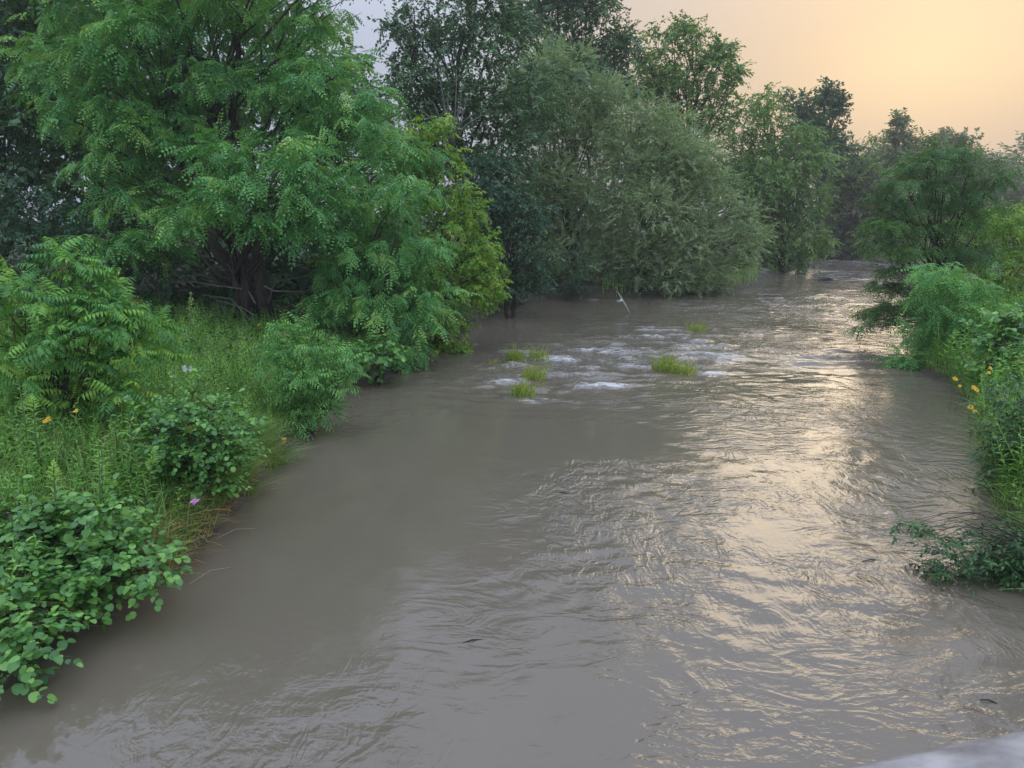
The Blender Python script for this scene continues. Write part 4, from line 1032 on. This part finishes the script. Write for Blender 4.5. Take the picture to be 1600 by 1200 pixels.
# ---- flowers, butterfly
def flower(name, label, pos, head_r, petals, mat, group=None, heads=1, tilt=(0.0, -0.6)):
    pos = np.array(pos, float); gx_, gy_ = pos[0], pos[1] + 0.05; z0 = max(gz(gx_, gy_), 0.0)
    root = thing(name, label, 'flower', (gx_, gy_, z0), group); org = np.array([gx_, gy_, z0])
    st = MB()
    for hds in range(heads):
        hp = pos + (rng.normal(0, head_r * 1.3, 3) if hds else 0)
        st.tube(curve(org, hp, up=0.05, n=5) - org, np.linspace(0.008, 0.004, 5), 4)
        n_ = unit((tilt[0] + rng.normal(0, 0.3), tilt[1] + rng.normal(0, 0.3), 0.8)); a_ = unit(np.cross(n_, (0.1, 0.9, 0.2))); b_ = np.cross(n_, a_)
        pe = MB()
        for k in range(petals):
            th = 2 * math.pi * k / petals + rng.normal(0, 0.08)
            d = unit(a_ * math.cos(th) + b_ * math.sin(th) + n_ * rng.uniform(-0.15, 0.3))
            pe.add(*leaflet(d * head_r * 0.15, d, head_r * rng.uniform(0.85, 1.1), head_r * 0.5, n_, 0.08, 0.1))
        po = pe.build('petals', M[mat], root); po.location = Vector(hp - org)
        hb = MB(); th = np.arange(8) * math.pi / 4
        hb.add(np.concatenate([[n_ * head_r * 0.22], (a_[None] * np.cos(th)[:, None] + b_[None] * np.sin(th)[:, None]) * head_r * 0.24]), np.array([(0, 1 + k, 1 + (k + 1) % 8) for k in range(8)]))
        hb.build('flower_heart', M['heart'], po)
    st.build('stem', M['stem'], root)
    return root
for px, py, Y, r_, hd, lb in ((443, 690, 15.2, 0.075, 2, 'yellow flower at the water edge below the pinnate bush'), (75, 655, 11.6, 0.07, 2, 'yellow flower under the large drooping bush'),
                              (118, 642, 11.8, 0.06, 1, 'small yellow flower right of the one under the large bush'), (365, 540, 22, 0.09, 3, 'yellow flowers in the tall weeds at the back of the meadow'), (405, 507, 24, 0.09, 1, 'lone yellow flower at the edge of the locust shade')):
    flower('yellow_flower', lb, D(px, py, Y), r_ * 0.75, 9, 'petal_y', heads=hd)
for px, py, Y, r_, hd, lb in ((1492, 592, 19.5, 0.14, 2, 'large yellow flower pair nearest the foot of the rounded locust shrub'), (1500, 603, 19, 0.08, 1, 'small yellow flower just below the pair at the foot of the locust shrub'),
                          (1522, 606, 18, 0.13, 2, 'bright yellow flower pair leaning to the waterline right of the locust shrub'), (1524, 643, 16.5, 0.11, 2, 'yellow flower pair lowest on the right bank close to the water'),
                          (1513, 577, 20, 0.08, 1, 'small yellow flower above the pair at the foot of the locust shrub'), (1565, 622, 15.5, 0.09, 1, 'upper yellow flower of two in the middle of the right bank weeds'),
                          (1560, 652, 15.5, 0.10, 1, 'lower yellow flower of two in the middle of the right bank weeds'), (1523, 566, 20, 0.08, 1, 'topmost small yellow flower in the weeds beside the locust shrub'),
                          (1548, 575, 18, 0.09, 2, 'yellow flower pair among weeds halfway from locust shrub to right frame edge'), (1590, 560, 17, 0.1, 2, 'yellow flower pair at the right frame edge above the glossy bush')):
    flower('yellow_flower', lb, D(px, py, Y), r_ * 0.6, 9, 'petal_y', 'yellow flowers on the right bank', hd)
flower('pink_flower', 'single pink flower in the grass of the left bank', D(304, 783, 10.6), 0.075, 16, 'petal_p', heads=1)
c = D(294, 577, 17.0)
root = thing('butterfly', 'white butterfly with open wings over the meadow weeds', 'butterfly', c)
for sg in (1, -1):
    w = MB()
    for (a, l, wd) in ((0.55, 0.16, 0.11), (-0.4, 0.12, 0.10)):
        w.add(*leaflet((sg * 0.008, 0, 0), unit((sg * math.cos(a), -0.35, math.sin(a) + 0.25)), l, wd, (0, -1, 0.5), 0.05, 0, 0.62))
    w.build('wing', M['white'], root)
bd = MB(); bd.tube(np.array([(0, 0, -0.05), (0, -0.005, 0), (0, 0, 0.05)]), [0.004, 0.009, 0.005], 6); bd.build('body', M['heart'], root)

# ---- driftwood
def stick(name, label, pts, radii, mat, sides=7, cat='branch'):
    pts = np.array(pts, float); org = pts[0].copy()
    wd = MB(); wd.tube(pts - org, radii, sides)
    o = wd.build(name, M[mat], None, True); o.location = Vector(org); tag(o, label, cat); return o
b0 = G(985, 493, -0.15); b1 = D(965, 456, b0[1] - 0.4)
stick('snag_pole', 'pale bare pole slanting out of the river before the willows', [b0, b0 * .6 + b1 * .4 + [0.02, 0, 0.02], b1], [0.055, 0.05, 0.025], 'pale_wood', cat='pole')
g2 = D(941, 446, b0[1]); stick('twig', 'thin dark twig arching up behind the slanting pole', [D(967, 462, b0[1] - .2), D(955, 452, b0[1]), g2], [0.02, 0.018, 0.008], 'bark', cat='twig')
g3 = G(922, 468, 0.02); stick('twig', 'pale thin branch lying along the water left of the slanting pole', [g3, (g3 + D(966, 471, g3[1])) / 2, D(966, 471, g3[1])], [0.03, 0.03, 0.02], 'pale_wood', cat='twig')
# the scrap of white cloth caught on the pole
cpos = b0 * 0.36 + b1 * 0.64
nx_, ny_ = 7, 5; u, v = np.meshgrid(np.linspace(0, 1, nx_), np.linspace(0, 1, ny_))
V = np.stack([-0.30 * u + 0.03 * v, -0.05 + 0.08 * np.sin(u * 7 + v * 3) * u, 0.16 - 0.20 * v * (1 - 0.6 * u) - 0.18 * u + 0.03 * np.sin(u * 9)], -1).reshape(-1, 3)
ii = np.arange(35).reshape(5, 7); Q = np.stack([ii[:-1, :-1], ii[:-1, 1:], ii[1:, 1:], ii[1:, :-1]], -1).reshape(-1, 4)
o = mesh_obj('plastic_scrap', V, Q, M['white'], None, smooth=True); o.location = Vector(cpos); tag(o, 'torn white plastic scrap caught on the slanting pole', 'scrap')
lg = G(1290, 438, 0.03); stick('driftwood_log', 'dark log showing above the far bright water', [lg + [-0.7, 0, -0.1], lg + [-0.2, 0, 0.12], lg + [0.3, 0, 0.14], lg + [0.8, 0.1, -0.08]], [0.10, 0.16, 0.15, 0.08], 'wet_wood', cat='log')
for px, py, L, ang, lb in ((738, 1002, 0.26, 0.3, 'forked dark twig floating on the near smooth water'), (882, 771, 0.2, -0.5, 'short dark twig floating on the smooth brown water'), (1362, 876, 0.3, 0.1, 'short dark twig floating below the bright reflection'), (1545, 1096, 0.16, -0.4, 'small dark leaf scrap floating beside the dark bush reflection')):
    g = G(px, py, 0.004); d = np.array([math.cos(ang), math.sin(ang), 0]) * L / 2
    stick('floating_twig', lb, [g - d, g + [0, 0.01, 0.015], g + d * 0.5 + [0, 0.02, 0.0], g + d], [0.006, 0.010, 0.009, 0.004], 'wet_wood', 5, 'twig')
for px, py, qx, qy, lb in ((335, 903, 362, 886, 'single dry stalk trailing on the water off the grassy edge'), (378, 832, 398, 826, 'bent dry stalk sticking out over the water'), (120, 985, 155, 978, 'yellowish stalk lying on the water beside the corner alder')):
    a, b = G(px - 40, py + 10, 0.12), G(qx, qy, 0.02)
    stick('dry_stalk', lb, [a, (a + b) / 2 + [0, 0, 0.08], b], [0.0035, 0.003, 0.002], 'pale_wood', 4, 'stalk')

# ---- the bridge rail that the viewer leans on
A, B = G(1290, 1204, 4.56), G(1640, 1134, 4.56)
d = unit(B - A); nrm_ = np.array([d[1], -d[0], 0.0]); P0, P1 = A - d * 0.9, A + d * 2.6
prof = [(0, -0.10), (0, -0.012), (0.004, -0.004), (0.012, 0), (0.128, 0), (0.136, -0.004), (0.14, -0.012), (0.14, -0.10)]
ns = 40; V = []
for k in range(ns + 1):
    c = P0 + (P1 - P0) * k / ns
    for (a, b) in prof:
        V.append(c + [0, 0, 0.009] + nrm_ * (a + 0.002 * (vnoise(np.array([k * 0.7]), np.array([a * 40]), 5)[0] - 0.5)) + np.array([0, 0, b + 0.004 * (vnoise(np.array([k * 0.5]), np.array([a * 30 + 3]), 9)[0] - 0.5)]))
m_ = len(prof); Q = []
for k in range(ns):
    for j in range(m_):
        Q.append((k * m_ + j, k * m_ + (j + 1) % m_, (k + 1) * m_ + (j + 1) % m_, (k + 1) * m_ + j))
o = mesh_obj('bridge_rail', np.array(V) - A, np.array(Q), M['rail'], None, smooth=True); o.location = Vector(A)
tag(o, 'pale weathered bridge rail across the near right corner', 'rail')
print('TRIANGLES', TRI['n'])

# ---- haze
def haze():
    lo, hi = (-1000, -80, -2.0), (1000, 1040, 45.0)
    V = np.array([[x, y, z] for x in (lo[0], hi[0]) for y in (lo[1], hi[1]) for z in (lo[2], hi[2])], float)
    Q = np.array([[0, 1, 3, 2], [4, 6, 7, 5], [0, 4, 5, 1], [2, 3, 7, 6], [0, 2, 6, 4], [1, 5, 7, 3]])
    m, t, out = new_mat('haze_air')
    v = t.nodes.new('ShaderNodeVolumePrincipled')
    v.inputs['Color'].default_value = (0.93, 0.92, 0.92, 1)
    v.inputs['Density'].default_value = 0.0008
    v.inputs['Anisotropy'].default_value = 0.3
    t.links.new(v.outputs[0], out.inputs['Volume'])
    o = mesh_obj('haze', V, Q, m)
    tag(o, 'thin evening haze over the river', kind='stuff')
haze()
